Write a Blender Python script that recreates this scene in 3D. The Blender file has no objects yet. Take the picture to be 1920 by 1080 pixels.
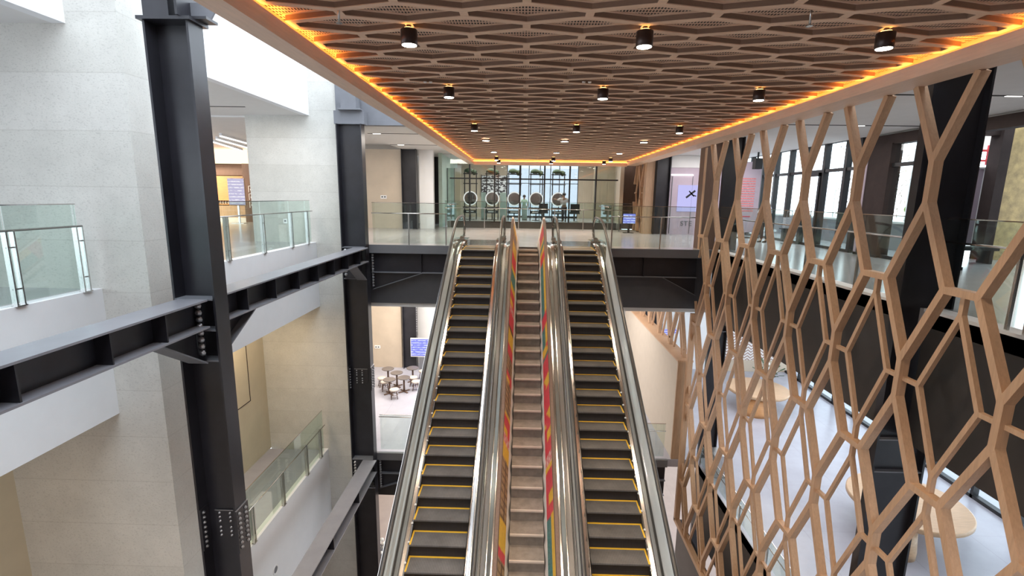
import bpy, bmesh, math, random
from mathutils import Vector, Matrix
random.seed(7)
PI = math.pi
sc = bpy.context.scene
COL = sc.collection

# ------------------------------------------------------------------ materials
def newmat(name):
    m = bpy.data.materials.new(name); m.use_nodes = True
    nt = m.node_tree; nt.nodes.clear()
    out = nt.nodes.new('ShaderNodeOutputMaterial')
    b = nt.nodes.new('ShaderNodeBsdfPrincipled')
    nt.links.new(b.outputs[0], out.inputs[0])
    return m, nt, b, out
def pos(nt, scale=(1,1,1), local=False):
    if local:
        g = nt.nodes.new('ShaderNodeTexCoord'); o = g.outputs['Object']
    else:
        g = nt.nodes.new('ShaderNodeNewGeometry'); o = g.outputs['Position']
    mp = nt.nodes.new('ShaderNodeMapping'); mp.inputs['Scale'].default_value = scale
    nt.links.new(o, mp.inputs['Vector']); return mp.outputs[0]
def noise(nt, vec, scale, detail=4, rough=.6):
    n = nt.nodes.new('ShaderNodeTexNoise'); n.inputs['Scale'].default_value = scale
    n.inputs['Detail'].default_value = detail; n.inputs['Roughness'].default_value = rough
    nt.links.new(vec, n.inputs['Vector']); return n.outputs['Fac']
def ramp(nt, fac, stops):
    r = nt.nodes.new('ShaderNodeValToRGB'); e = r.color_ramp.elements
    while len(e) < len(stops): e.new(.5)
    for el, (p, c) in zip(e, stops):
        el.position = p; el.color = (*c, 1)
    nt.links.new(fac, r.inputs[0]); return r.outputs[0]
def mathn(nt, op, a, b=None, c=None):
    n = nt.nodes.new('ShaderNodeMath'); n.operation = op
    for i, v in enumerate((a, b, c)):
        if v is None: continue
        if isinstance(v, (int, float)): n.inputs[i].default_value = v
        else: nt.links.new(v, n.inputs[i])
    return n.outputs[0]
def mixc(nt, fac, a, b, mode='MIX'):
    n = nt.nodes.new('ShaderNodeMix'); n.data_type = 'RGBA'; n.blend_type = mode
    if isinstance(fac, (int, float)): n.inputs[0].default_value = fac
    else: nt.links.new(fac, n.inputs[0])
    for i, v in ((6, a), (7, b)):
        if isinstance(v, tuple): n.inputs[i].default_value = (*v, 1)
        else: nt.links.new(v, n.inputs[i])
    return n.outputs[2]
def bump(nt, b, h, strength=.3, dist=.01):
    n = nt.nodes.new('ShaderNodeBump'); n.inputs['Strength'].default_value = strength
    n.inputs['Distance'].default_value = dist
    nt.links.new(h, n.inputs['Height']); nt.links.new(n.outputs[0], b.inputs['Normal'])
def sep(nt, v):
    s = nt.nodes.new('ShaderNodeSeparateXYZ'); nt.links.new(v, s.inputs[0]); return s.outputs

def plain(name, col, rough=.5, metal=0., var=.08, scale=3., spec=.5, bumpk=0):
    m, nt, b, o = newmat(name)
    v = pos(nt); f = noise(nt, v, scale)
    lo = tuple(max(0, c*(1-var)) for c in col); hi = tuple(min(1, c*(1+var)) for c in col)
    nt.links.new(ramp(nt, f, [(.3, lo), (.7, hi)]), b.inputs['Base Color'])
    b.inputs['Roughness'].default_value = rough; b.inputs['Metallic'].default_value = metal
    b.inputs['Specular IOR Level'].default_value = spec
    if bumpk: bump(nt, b, noise(nt, v, 40), bumpk, .005)
    return m
def wood(name, col, axis='Z', rough=.5, var=.22):
    m, nt, b, o = newmat(name)
    s = {'X': (1.2, 14, 14), 'Y': (14, 1.2, 14), 'Z': (14, 14, 1.2)}[axis]
    f = noise(nt, pos(nt, s), 2.2, 6, .65)
    f2 = noise(nt, pos(nt), .9, 2)
    c1 = ramp(nt, f, [(.25, tuple(c*(1-var) for c in col)), (.75, tuple(c*(1+var) for c in col))])
    c2 = mixc(nt, .18, c1, ramp(nt, f2, [(.3, tuple(c*.7 for c in col)), (.7, tuple(min(1, c*1.25) for c in col))]))
    nt.links.new(c2, b.inputs['Base Color']); b.inputs['Roughness'].default_value = rough
    bump(nt, b, f, .12, .004)
    return m
def emit(name, col, strength):
    m = bpy.data.materials.new(name); m.use_nodes = True; nt = m.node_tree; nt.nodes.clear()
    o = nt.nodes.new('ShaderNodeOutputMaterial'); e = nt.nodes.new('ShaderNodeEmission')
    e.inputs[0].default_value = (*col, 1); e.inputs[1].default_value = strength
    nt.links.new(e.outputs[0], o.inputs[0]); return m
def glass(name, tint, gloss=.045, rough=.02, edge=.7, haze=0):
    m = bpy.data.materials.new(name); m.use_nodes = True; nt = m.node_tree; nt.nodes.clear()
    o = nt.nodes.new('ShaderNodeOutputMaterial')
    t = nt.nodes.new('ShaderNodeBsdfTransparent'); t.inputs[0].default_value = (*tint, 1)
    g = nt.nodes.new('ShaderNodeBsdfGlossy'); g.inputs[0].default_value = (.95, 1, .98, 1); g.inputs['Roughness'].default_value = rough
    lw = nt.nodes.new('ShaderNodeLayerWeight'); lw.inputs['Blend'].default_value = .5
    mx = nt.nodes.new('ShaderNodeMixShader')
    sch = mathn(nt, 'MULTIPLY', mathn(nt, 'POWER', lw.outputs['Facing'], 5.0), edge)
    nt.links.new(mathn(nt, 'MINIMUM', mathn(nt, 'ADD', sch, gloss), 1.0), mx.inputs[0])
    nt.links.new(t.outputs[0], mx.inputs[1]); nt.links.new(g.outputs[0], mx.inputs[2])
    res = mx.outputs[0]
    if haze:
        d = nt.nodes.new('ShaderNodeBsdfDiffuse'); d.inputs[0].default_value = (.95, .985, 1.0, 1)
        m2 = nt.nodes.new('ShaderNodeMixShader'); m2.inputs[0].default_value = haze
        nt.links.new(res, m2.inputs[1]); nt.links.new(d.outputs[0], m2.inputs[2]); res = m2.outputs[0]
    nt.links.new(res, o.inputs[0]); return m
def concrete(name, col):
    m, nt, b, o = newmat(name)
    v = pos(nt)
    big = noise(nt, v, .55, 3); mid = noise(nt, v, 2.6, 6, .7); pits = noise(nt, pos(nt, (1, 1, 1.6)), 26, 3, .7)
    c = ramp(nt, mid, [(.3, tuple(x*.90 for x in col)), (.7, tuple(min(1, x*1.07) for x in col))])
    c = mixc(nt, .45, c, ramp(nt, big, [(.35, tuple(x*.86 for x in col)), (.65, tuple(min(1, x*1.1) for x in col))]))
    pm = ramp(nt, pits, [(.36, (.72,)*3), (.45, (1,)*3)])
    c = mixc(nt, .55, c, mixc(nt, 1.0, c, pm, 'MULTIPLY'))
    z = sep(nt, v)[2]
    fr = mathn(nt, 'FRACT', mathn(nt, 'DIVIDE', mathn(nt, 'ADD', z, 89.58), .9))
    ln = mathn(nt, 'LESS_THAN', mathn(nt, 'ABSOLUTE', mathn(nt, 'SUBTRACT', fr, .5)), .011)
    panel = mathn(nt, 'FLOOR', mathn(nt, 'SUBTRACT', mathn(nt, 'DIVIDE', mathn(nt, 'ADD', z, 89.58), .9), .5))
    wn = nt.nodes.new('ShaderNodeTexWhiteNoise'); wn.noise_dimensions = '1D'; nt.links.new(panel, wn.inputs['W'])
    pv = ramp(nt, wn.outputs['Value'], [(0, (.93, .93, .92)), (1, (1, 1, 1))])
    c = mixc(nt, 1.0, c, pv, 'MULTIPLY')
    c = mixc(nt, mathn(nt, 'MULTIPLY', ln, .22), c, (.36, .34, .31))
    nt.links.new(c, b.inputs['Base Color']); b.inputs['Roughness'].default_value = .85
    b.inputs['Specular IOR Level'].default_value = .25
    bump(nt, b, mathn(nt, 'SUBTRACT', pits, mathn(nt, 'MULTIPLY', ln, .6)), .25, .01)
    return m
def floormat(name, col, rough=.22, plank=(.9, 3.)):
    m, nt, b, o = newmat(name)
    v = pos(nt); f = noise(nt, v, 1.3, 5)
    c = ramp(nt, f, [(.3, tuple(x*.93 for x in col)), (.7, tuple(min(1, x*1.05) for x in col))])
    s = sep(nt, v)
    fx = mathn(nt, 'FRACT', mathn(nt, 'DIVIDE', mathn(nt, 'ADD', s[0], 90.), plank[0]))
    fy = mathn(nt, 'FRACT', mathn(nt, 'DIVIDE', mathn(nt, 'ADD', s[1], 90.), plank[1]))
    ln = mathn(nt, 'MAXIMUM', mathn(nt, 'LESS_THAN', fx, .006), mathn(nt, 'LESS_THAN', fy, .004))
    c = mixc(nt, mathn(nt, 'MULTIPLY', ln, .35), c, tuple(x*.5 for x in col))
    nt.links.new(c, b.inputs['Base Color']); b.inputs['Roughness'].default_value = rough
    return m
def brushed(name, col, rough=.24, axis='Y'):
    m, nt, b, o = newmat(name)
    s = {'Y': (120, 1, 120), 'Z': (120, 120, 1), 'X': (1, 120, 120)}[axis]
    f = noise(nt, pos(nt, s), 1.0, 3)
    nt.links.new(ramp(nt, f, [(.3, tuple(c*.85 for c in col)), (.7, col)]), b.inputs['Base Color'])
    b.inputs['Metallic'].default_value = 1.0
    nt.links.new(mathn(nt, 'ADD', mathn(nt, 'MULTIPLY', f, .12), rough-.06), b.inputs['Roughness'])
    return m
def ribbed(name, col, rough, metal, pitch, axis=0):
    m, nt, b, o = newmat(name)
    v = pos(nt); s = sep(nt, v)
    fr = mathn(nt, 'FRACT', mathn(nt, 'DIVIDE', mathn(nt, 'ADD', s[axis], 90.), pitch))
    tri = mathn(nt, 'ABSOLUTE', mathn(nt, 'SUBTRACT', fr, .5))
    wear = noise(nt, v, 2.2, 5, .7)
    c = ramp(nt, wear, [(.3, tuple(x*.72 for x in col)), (.7, tuple(min(1, x*1.25) for x in col))])
    c = mixc(nt, mathn(nt, 'MULTIPLY', mathn(nt, 'LESS_THAN', tri, .2), .45), c, tuple(x*.35 for x in col))
    nt.links.new(c, b.inputs['Base Color']); b.inputs['Roughness'].default_value = rough; b.inputs['Metallic'].default_value = metal
    bump(nt, b, tri, .35, .004)
    return m
def perforated(name, col, pitch=.036):
    m, nt, b, o = newmat(name)
    s = sep(nt, pos(nt))
    dx = mathn(nt, 'SUBTRACT', mathn(nt, 'FRACT', mathn(nt, 'DIVIDE', mathn(nt, 'ADD', s[0], 90.), pitch)), .5)
    dy = mathn(nt, 'SUBTRACT', mathn(nt, 'FRACT', mathn(nt, 'DIVIDE', mathn(nt, 'ADD', s[1], 90.), pitch*2.4)), .5)
    r = mathn(nt, 'MAXIMUM', mathn(nt, 'ABSOLUTE', dx), mathn(nt, 'ABSOLUTE', dy))
    hole = mathn(nt, 'LESS_THAN', r, .30)
    nt.links.new(mixc(nt, hole, col, (.02, .014, .01)), b.inputs['Base Color'])
    b.inputs['Roughness'].default_value = .6
    return m
def striped_screen(name, base, line, strength, pitch=.09, horizontal_noise=True):
    m = bpy.data.materials.new(name); m.use_nodes = True; nt = m.node_tree; nt.nodes.clear()
    o = nt.nodes.new('ShaderNodeOutputMaterial'); e = nt.nodes.new('ShaderNodeEmission')
    v = pos(nt); s = sep(nt, v)
    fr = mathn(nt, 'FRACT', mathn(nt, 'DIVIDE', mathn(nt, 'ADD', s[2], 90.), pitch))
    band = mathn(nt, 'LESS_THAN', fr, .35)
    n = noise(nt, pos(nt, (3.5, 3.5, 14)), 1.6, 2)
    band = mathn(nt, 'MULTIPLY', band, mathn(nt, 'GREATER_THAN', n, .47))
    nt.links.new(mixc(nt, band, base, line), e.inputs[0]); e.inputs[1].default_value = strength
    nt.links.new(e.outputs[0], o.inputs[0]); return m
def woven(name):
    m, nt, b, o = newmat(name)
    s = sep(nt, pos(nt))
    zi = mathn(nt, 'DIVIDE', s[2], .17)
    xi = mathn(nt, 'DIVIDE', s[0], .34)
    zig = mathn(nt, 'ABSOLUTE', mathn(nt, 'SUBTRACT', mathn(nt, 'FRACT', mathn(nt, 'ADD', xi, 50.)), .5))
    fr = mathn(nt, 'FRACT', mathn(nt, 'ADD', mathn(nt, 'ADD', zi, 100.), mathn(nt, 'MULTIPLY', zig, 1.6)))
    k = mathn(nt, 'LESS_THAN', fr, .42)
    nt.links.new(mixc(nt, k, (.80, .76, .76), (.36, .24, .20)), b.inputs['Base Color'])
    b.inputs['Roughness'].default_value = .8; return m

M = {}
M['concrete'] = concrete('board_marked_concrete', (.66, .65, .615))
M['white'] = plain('white_plaster', (.84, .85, .87), .7, var=.015)
M['soffit'] = plain('soffit_plaster', (.74, .73, .715), .8, var=.02)
M['tan'] = plain('tan_plaster', (.60, .52, .38), .8, var=.05, scale=1.2)
M['beige'] = plain('beige_stone', (.56, .47, .37), .75, var=.06, scale=1.4)
M['steel'] = plain('black_painted_steel', (.019, .0185, .024), .36, var=.25, scale=2.)
M['steel_sheen_grey'] = plain('black_steel_sheen_grey', (.26, .26, .29), .3, var=.08, scale=2.)  # black paint greyed to stand for the sky it reflects
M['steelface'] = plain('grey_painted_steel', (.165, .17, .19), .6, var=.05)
M['slabedge'] = plain('slab_edge_grey', (.145, .145, .155), .6, var=.05)
M['fascia_dark'] = plain('dark_fascia_panel', (.045, .04, .038), .5, var=.2, scale=.8)
M['fascia_grey'] = plain('dark_grey_panel', (.065, .066, .074), .55, var=.08)
M['partition'] = plain('warm_partition_plaster', (.58, .51, .43), .8, var=.03)
M['bolt'] = plain('galvanised_bolt', (.42, .42, .44), .35, .8)
M['lattice'] = wood('oak_lattice', (.56, .355, .22), 'Z', .5, .16)
M['rim'] = wood('oak_rim', (.80, .60, .46), 'Y', .55, .12)
M['oak_lit'] = wood('oak_lit_tone', (.78, .56, .405), 'X', .55, .12)  # pale tone stands for light on the rib undersides
M['grid'] = wood('shaded_rib_wood', (.26, .165, .115), 'X', .55, .15)  # rib wood darkened to stand for the shade on its sides
M['perf'] = perforated('perforated_timber_panel', (.70, .51, .385))
M['darkwood'] = wood('dark_timber', (.15, .09, .065), 'Z', .55)
M['oakpanel'] = wood('oak_panel', (.46, .31, .20), 'Z', .5)
M['orange_wood'] = wood('orange_wood', (.58, .29, .12), 'X', .45)
M['tablewood'] = wood('table_oak', (.54, .36, .22), 'X', .35)
M['floor'] = floormat('polished_floor', (.42, .41, .42), .20)
M['floor_low'] = floormat('pale_stone_floor', (.42, .42, .48), .25, (2.4, 2.4))
M['floor_base'] = floormat('brown_stone_floor', (.42, .34, .30), .3, (3., .8))
M['metal'] = plain('polished_stainless', (.54, .51, .49), .17, 1., var=.06, scale=1.5)
M['metal_v'] = brushed('brushed_stainless_post', (.62, .62, .61), .28, 'Z')
M['metal_dk'] = plain('dark_stainless', (.20, .18, .17), .22, 1., var=.1)
M['chrome'] = plain('polished_chrome', (.75, .70, .64), .12, 1., var=.05)
M['rubber'] = plain('black_handrail_rubber', (.05, .047, .045), .32, var=.2)
M['gasket'] = plain('black_gasket', (.012, .012, .012), .5)
M['tread'] = ribbed('step_tread', (.17, .16, .155), .45, .25, .03, 0)
M['riser'] = ribbed('step_riser', (.018, .014, .015), .5, .1, .03, 0)
M['yellow'] = plain('yellow_safety_paint', (.82, .50, .045), .5, var=.1)
M['stair'] = plain('terrazzo_stair', (.235, .20, .175), .55, var=.2, scale=6)
M['stair_riser'] = plain('stair_riser', (.17, .148, .132), .6, var=.2, scale=6)
M['nosing'] = plain('stair_nosing', (.54, .47, .42), .45, .0)
M['glass'] = glass('clear_glass', (.90, .95, .93))
M['glassgreen'] = glass('green_tinted_glass', (.88, .945, .92), .06)
M['glasswin'] = glass('window_glass', (.92, .95, .95), .05)
M['glassdim'] = glass('tinted_window_glass', (.50, .515, .53), .05)
M['escglass'] = glass('escalator_glass', (.88, .95, .95), .12, .12, .6, .5)  # diffuse white mixed in for the bright reflection along the panes
M['black'] = plain('matt_black', (.012, .012, .012), .6)
M['lampbody'] = plain('bronze_lamp_body', (.05, .032, .028), .35, .5)
M['lens'] = emit('lamp_lens', (1., .88, .72), 22.)
M['led'] = emit('amber_led', (1., .37, .065), 13.)
M['ring'] = emit('lamp_uplight', (1., .5, .14), 6.)
M['mirrorlight'] = emit('lit_mirror_ring', (1, .97, .93), .75)
M['cool'] = emit('cool_tube', (1., .97, .93), 3.)
M['warmcove'] = emit('warm_cove', (1., .72, .45), 1.6)
M['screen'] = striped_screen('menu_screen', (.25, .27, .80), (.75, .8, 1.), .9, .13)
M['screen_s'] = striped_screen('small_screen', (.22, .25, .75), (.7, .75, 1.), .9, .12)
M['sign'] = striped_screen('sign_board', (.55, .52, .72), (.95, .93, .98), .75, .17)
M['poster'] = emit('poster_light', (.56, .55, .93), .75)
M['mauve'] = plain('mauve_shopfront', (.47, .385, .45), .5, var=.03)
M['brown'] = plain('brown_cladding', (.045, .031, .028), .7, var=.15, spec=.2)
M['frame'] = plain('black_window_frame', (.016, .016, .018), .45)
M['gold'] = plain('gold_textured_wall', (.40, .29, .115), .5, .2, var=.35, scale=4, bumpk=.8)
M['mint'] = plain('mint_panel', (.50, .64, .58), .5)
M['mirror'] = plain('mirror_silver', (.80, .78, .76), .04, 1., var=.01)
M['plant'] = plain('plant_green', (.035, .065, .028), .7, var=.5, scale=9)
M['bush'] = plain('bush_green', (.28, .42, .10), .7, var=.4, scale=7)
M['petal'] = plain('white_petal', (.86, .86, .83), .6)
M['white_gloss'] = plain('white_gloss', (.86, .86, .86), .3)
M['red'] = plain('print_red', (.70, .055, .085), .45, var=.12, scale=14)
M['pyel'] = plain('print_yellow', (.80, .50, .05), .45, var=.12, scale=14)
M['teal'] = plain('print_teal', (.07, .22, .22), .45, var=.5, scale=22)
M['ptan'] = plain('print_tan', (.42, .28, .15), .45, var=.4, scale=26)
M['ppink'] = plain('print_pink', (.72, .22, .22), .45, var=.4, scale=24)
M['pwhite'] = plain('print_border', (.86, .83, .80), .45, var=.04)
M['pbrown'] = plain('print_brown', (.10, .05, .03), .45)
M['skin'] = plain('skin', (.30, .17, .11), .55)
M['hair'] = plain('black_hair', (.015, .012, .01), .5)
M['cloth_w'] = plain('white_cloth', (.62, .58, .55), .8)
M['cloth_d'] = plain('dark_cloth', (.03, .03, .04), .8)
M['cloth_g'] = plain('grey_cloth', (.42, .44, .50), .8, var=.4, scale=30)
M['cloth_m'] = plain('mint_cloth', (.42, .60, .48), .8)
M['darktop'] = plain('cafe_table_top', (.13, .11, .10), .35)
M['seatpad'] = plain('cafe_stool_pad', (.56, .48, .42), .7)
M['weave'] = woven('woven_wall')
m_, nt_, b_, o_ = newmat('brush_pattern')
nt_.links.new(ramp(nt_, noise(nt_, pos(nt_, (1, 1, 2.2)), 4.5, 2, .5), [(.47, (.03, .03, .04)), (.53, (.75, .77, .8))]), b_.inputs['Base Color']); M['brushart'] = m_
M['outside'] = plain('outside_paving', (.66, .68, .72), .7)

# ------------------------------------------------------------------ geometry
class MB:
    def __init__(s): s.v = []; s.f = []; s.m = []; s.sm = []
    def face(s, idx, m=0, smooth=False): s.f.append(tuple(idx)); s.m.append(m); s.sm.append(smooth)
    def add(s, pts): b = len(s.v); s.v += [tuple(p) for p in pts]; return b
    def quad(s, a, b, c, d, m=0): i = s.add((a, b, c, d)); s.face((i, i+1, i+2, i+3), m); return s
    def hexa(s, p, m=0):
        i = s.add(p)
        for q in ((0, 3, 2, 1), (4, 5, 6, 7), (0, 1, 5, 4), (1, 2, 6, 5), (2, 3, 7, 6), (3, 0, 4, 7)):
            s.face([i+k for k in q], m)
        return s
    def box(s, x0, x1, y0, y1, z0, z1, m=0):
        return s.hexa([(x0, y0, z0), (x1, y0, z0), (x1, y1, z0), (x0, y1, z0), (x0, y0, z1), (x1, y0, z1), (x1, y1, z1), (x0, y1, z1)], m)
    def bar(s, p, q, w, d, side=(0, 0, 1), m=0, ext=0.):
        p = Vector(p); q = Vector(q); t = (q-p).normalized(); p = p-t*ext; q = q+t*ext
        n = Vector(side); u = t.cross(n).normalized(); n = u.cross(t).normalized()
        a = u*w/2; b = n*d/2
        return s.hexa([p-a-b, p+a-b, p+a+b, p-a+b, q-a-b, q+a-b, q+a+b, q-a+b], m)
    def prism(s, poly, axis, a, b, m=0):
        n = len(poly)
        def P(u, v, w): return {'X': (w, u, v), 'Y': (u, w, v), 'Z': (u, v, w)}[axis]
        i = s.add([P(u, v, a) for u, v in poly]); j = s.add([P(u, v, b) for u, v in poly])
        s.face([i+k for k in range(n)][::-1], m); s.face([j+k for k in range(n)], m)
        for k in range(n): s.face((i+k, i+(k+1) % n, j+(k+1) % n, j+k), m)
        return s
    def sweep(s, path, sect, m=0, close=True, smooth=False):
        """path: list of points in YZ at given X centre; sect: list of (dx, dn)"""
        n = len(sect); rings = []
        for i, p in enumerate(path):
            p = Vector(p); a = Vector(path[max(0, i-1)]); b = Vector(path[min(len(path)-1, i+1)])
            t = (b-a).normalized(); u = Vector((1, 0, 0)); nn = u.cross(t).normalized()
            rings.append(s.add([p+u*dx+nn*dn for dx, dn in sect]))
        for r0, r1 in zip(rings, rings[1:]):
            for k in range(n if close else n-1):
                s.face((r0+k, r0+(k+1) % n, r1+(k+1) % n, r1+k), m, smooth)
        if close:
            s.face([rings[0]+k for k in range(n)][::-1], m); s.face([rings[-1]+k for k in range(n)], m)
        return s
    def tube(s, pts, r, n=10, m=0, caps=True):
        pts = [Vector(p) for p in pts]; rings = []; ref = Vector((0, 0, 1))
        rr = r if isinstance(r, (list, tuple)) else [r]*len(pts)
        for i, p in enumerate(pts):
            t = (pts[min(len(pts)-1, i+1)]-pts[max(0, i-1)]).normalized()
            a = t.cross(ref if abs(t.dot(ref)) < .95 else Vector((1, 0, 0))).normalized(); b = t.cross(a)
            rings.append(s.add([p+(a*math.cos(2*PI*k/n)+b*math.sin(2*PI*k/n))*rr[i] for k in range(n)]))
        for r0, r1 in zip(rings, rings[1:]):
            for k in range(n): s.face((r0+k, r0+(k+1) % n, r1+(k+1) % n, r1+k), m, True)
        if caps:
            s.face([rings[0]+k for k in range(n)][::-1], m); s.face([rings[-1]+k for k in range(n)], m)
        return s
    def lathe(s, c, prof, n=24, m=0, axis='Z'):
        rings = []
        for r, z in prof:
            pts = []
            for k in range(n):
                a = 2*PI*k/n; x, y = r*math.cos(a), r*math.sin(a)
                o = {'Z': (x, y, z), 'Y': (x, z, y), 'X': (z, x, y)}[axis]
                pts.append((c[0]+o[0], c[1]+o[1], c[2]+o[2]))
            rings.append(s.add(pts))
        for i, (r0, r1) in enumerate(zip(rings, rings[1:])):
            flat = abs(prof[i][1]-prof[i+1][1]) < 1e-6
            for k in range(n): s.face((r0+k, r0+(k+1) % n, r1+(k+1) % n, r1+k), m, not flat)
        if prof[0] == prof[-1]: return s
        if prof[0][0] > 1e-4: s.face([rings[0]+k for k in range(n)][::-1], m)
        if prof[-1][0] > 1e-4: s.face([rings[-1]+k for k in range(n)], m)
        return s
    def mesh(s, name, mats):
        me = bpy.data.meshes.new(name)
        me.from_pydata([tuple(v) for v in s.v], [], s.f)
        for m in mats: me.materials.append(M[m] if isinstance(m, str) else m)
        me.polygons.foreach_set('material_index', s.m); me.polygons.foreach_set('use_smooth', s.sm)
        me.update()
        bm = bmesh.new(); bm.from_mesh(me); bmesh.ops.recalc_face_normals(bm, faces=bm.faces[:]); bm.to_mesh(me); bm.free()
        return me
def link(name, data, parent=None):
    o = bpy.data.objects.new(name, data); COL.objects.link(o)
    if parent: o.parent = parent
    return o
def obj(name, mb, mats, parent=None):
    if isinstance(mats, str): mats = [mats]
    return link(name, mb.mesh(name, mats), parent)
def tag(o, label, cat, group=None, kind=None):
    o['label'] = label; o['category'] = cat
    if group: o['group'] = group
    if kind: o['kind'] = kind
    return o
def thing(name, loc, label, cat, group=None, kind='thing', rot=0):
    o = link(name, None); o.location = loc; o.rotation_euler = (0, 0, rot); o.empty_display_size = .2
    return tag(o, label, cat, group, kind)
def part(name, mb, mats, root, label=None):
    """mesh given in world coordinates, parented to an unrotated root (or to a part of it)"""
    if isinstance(mats, str): mats = [mats]
    me = mb.mesh(name, mats); off = Vector((0, 0, 0)); r = root
    while r is not None: off += r.location; r = r.parent
    me.transform(Matrix.Translation(-off))
    o = link(name, me, root)
    if label: o['label'] = label
    return o
def inst(src, parent, loc=None):
    c = src.copy(); COL.objects.link(c); c.parent = parent
    if loc is not None: c.location = loc
    return c
def struct(name, mb, mats, label, cat):
    return tag(obj(name, mb, mats), label, cat, None, 'structure')
def copy_tree(o, parent=None):
    c = o.copy(); COL.objects.link(c); c.parent = parent
    for ch in list(o.children): copy_tree(ch, c)
    return c

# ================================================================== SETTING
FX = -7.3          # face of the left fascias
LOW = -7.85        # lower hall floor
B = MB
# floors
struct('floor', B().box(-6.36, 9.2, 17.1, 18.5, -.28, 0).box(-7.0, 9.2, 18.5, 27.9, -.28, 0).box(6.55, 20., -6, 17.1, -.28, 0).box(9.2, 20., 17.1, 31, -.28, 0), 'floor', 'polished pale floor of the upper level behind the escalators', 'floor')
struct('floor', B().box(-22, -7.32, -6, 17.2, -.28, .03).box(-26, -7.0, 18.4, 31, -.28, 0).box(-26, -9.52, 17.2, 18.4, -.28, 0).box(-7.0, -4.6, 27.9, 31, -.28, 0), 'floor', 'pale floor of the upper left gallery and shop', 'floor')
struct('floor', B().box(-6.36, 16, 17.1, 18.5, LOW-.3, LOW).box(-9.5, 16, 18.5, 31, LOW-.3, LOW).box(6.55, 16, -6, 17.1, LOW-.3, LOW).box(-9.6, FX-.02, -6, 17.1, LOW-.3, LOW+.02), 'floor_low', 'pale stone floor of the lower hall', 'floor')
struct('floor', B().box(-12, 16, -8, 34, -15.8, -15.5), 'floor_base', 'brown stone floor at the foot of the atrium', 'floor')
struct('floor', B().box(-3.0, 3.2, -6, 4.3, LOW-.3, LOW), 'floor_low', 'landing floor at the foot of the escalators', 'floor')
struct('floor', B().box(-4.5, 6.5, -6, 1.1, -.28, 0), 'floor', 'pale floor of the bridge the viewer stands on', 'floor')
# left fascias
for (z0, z1, y0, y1, lab) in ((-2.27, .04, -6, 8.24, 'white fascia of the near left gallery'), (-2.27, .04, 9.6, 17.2, 'white fascia of the left gallery between the concrete piers'),
                              (4.3, 9.0, -6, 8.24, 'white fascia above the near left gallery'), (4.3, 9.0, 9.6, 17.2, 'bright white fascia above the left gallery between the piers'),
                              (-10.6, LOW+.03, -6, 8.24, 'white fascia of the lower near left gallery'), (-10.6, LOW+.03, 9.6, 17.2, 'white fascia of the lower left gallery beside the steel beam')):
    struct('trim', B().box(FX-.22, FX, y0, y1, z0, z1), 'white', lab, 'fascia')
# soffits on the left
struct('ceiling', B().box(-26, FX-.22, -6, 17.2, 4.3, 4.5).box(-26, -9.5, 17.2, 17.45, 4.3, 4.5).box(-26, -6.3, 17.4, 31, 4.25, 4.45), 'soffit', 'pale soffit over the upper left gallery', 'ceiling')
struct('ceiling', B().box(-9.5, FX-.22, -6, 17.2, -2.27, -2.1), 'soffit', 'pale soffit over the lower left gallery', 'ceiling')
struct('ceiling', B().box(-9.5, 6., 17.5, 31, -2.3, -2.1).box(6.0, 16, 17.5, 31, -2.3, -2.1).box(6.8, 16, -6, 17.5, -2.3, -2.1), 'soffit', 'pale soffit over the lower hall', 'ceiling')
struct('ceiling', B().box(-6.3, -2.6, 17.4, 31, 4.0, 4.2).box(6.0, 11.1, 17.1, 31, 3.77, 3.97).box(6.2, 11.1, -6, 17.1, 3.77, 3.97).box(11.1, 20, -6, 14.9, 4.3, 4.5), 'soffit', 'pale ceiling of the upper level beside the timber canopy', 'ceiling')
# concrete piers (cross walls)
def pier(name, x1, y0, y1, lab):
    return struct(name, B().box(-9.5, x1, y0, y1, -15.5, 9.0), 'concrete', lab, 'wall')
pier('wall_left', -6.46, 8.24, 9.6, 'board-marked concrete pier behind the near black column')
pier('wall_left', -6.37, 17.2, 18.5, 'board-marked concrete pier beside the far black column')
# gallery back walls
struct('wall_left', B().box(-9.7, -9.5, -6, 31, LOW, -2.1), 'tan', 'tan rear wall of the lower left gallery', 'wall')
struct('trim', B().box(-9.5, -9.485, 9.6, 16.1, -5.47, -5.45).box(-9.5, -9.485, 16.08, 16.1, -5.47, -2.3), 'brown', 'thin joint line in the tan rear wall', 'trim')
struct('wall_left', B().box(-9.7, -9.5, -6, 31, -15.5, LOW-.3), 'beige', 'rear wall of the bottom left gallery', 'wall')
struct('wall_back', B().box(-12, 20, -6.3, -6, -15.5, 9.0), 'darkwood', 'dark wall at the near end of the atrium', 'wall')
# atrium top
struct('wall_left', B().box(FX-.3, FX-.22, -6, 18, 9.0, 12.0), 'white', 'white upper wall of the atrium', 'wall')
# slab edge across the atrium at the far side
struct('trim', B().box(-6.36, 6.6, 17.02, 17.12, -.29, .0), 'slabedge', 'grey edge strip of the upper floor slab', 'slab edge')
struct('trim', B().box(-6.36, 6.6, 17.42, 17.5, -2.15, -.29), 'fascia_grey', 'grey panel below the upper floor slab', 'fascia')
struct('trim', B().box(-6.36, 5.5, 17.02, 17.12, LOW-.29, LOW), 'slabedge', 'grey edge strip of the lower floor slab', 'slab edge')
struct('trim', B().box(-6.36, 5.5, 17.42, 17.5, -9.85, LOW-.29), 'fascia_dark', 'dark panel below the lower floor slab', 'fascia')
struct('trim', B().box(-6.36, -2.5, 17.12, 17.4, 4.0, 9.0), 'steelface', 'blue-grey panel above the far end of the atrium', 'fascia')
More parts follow.
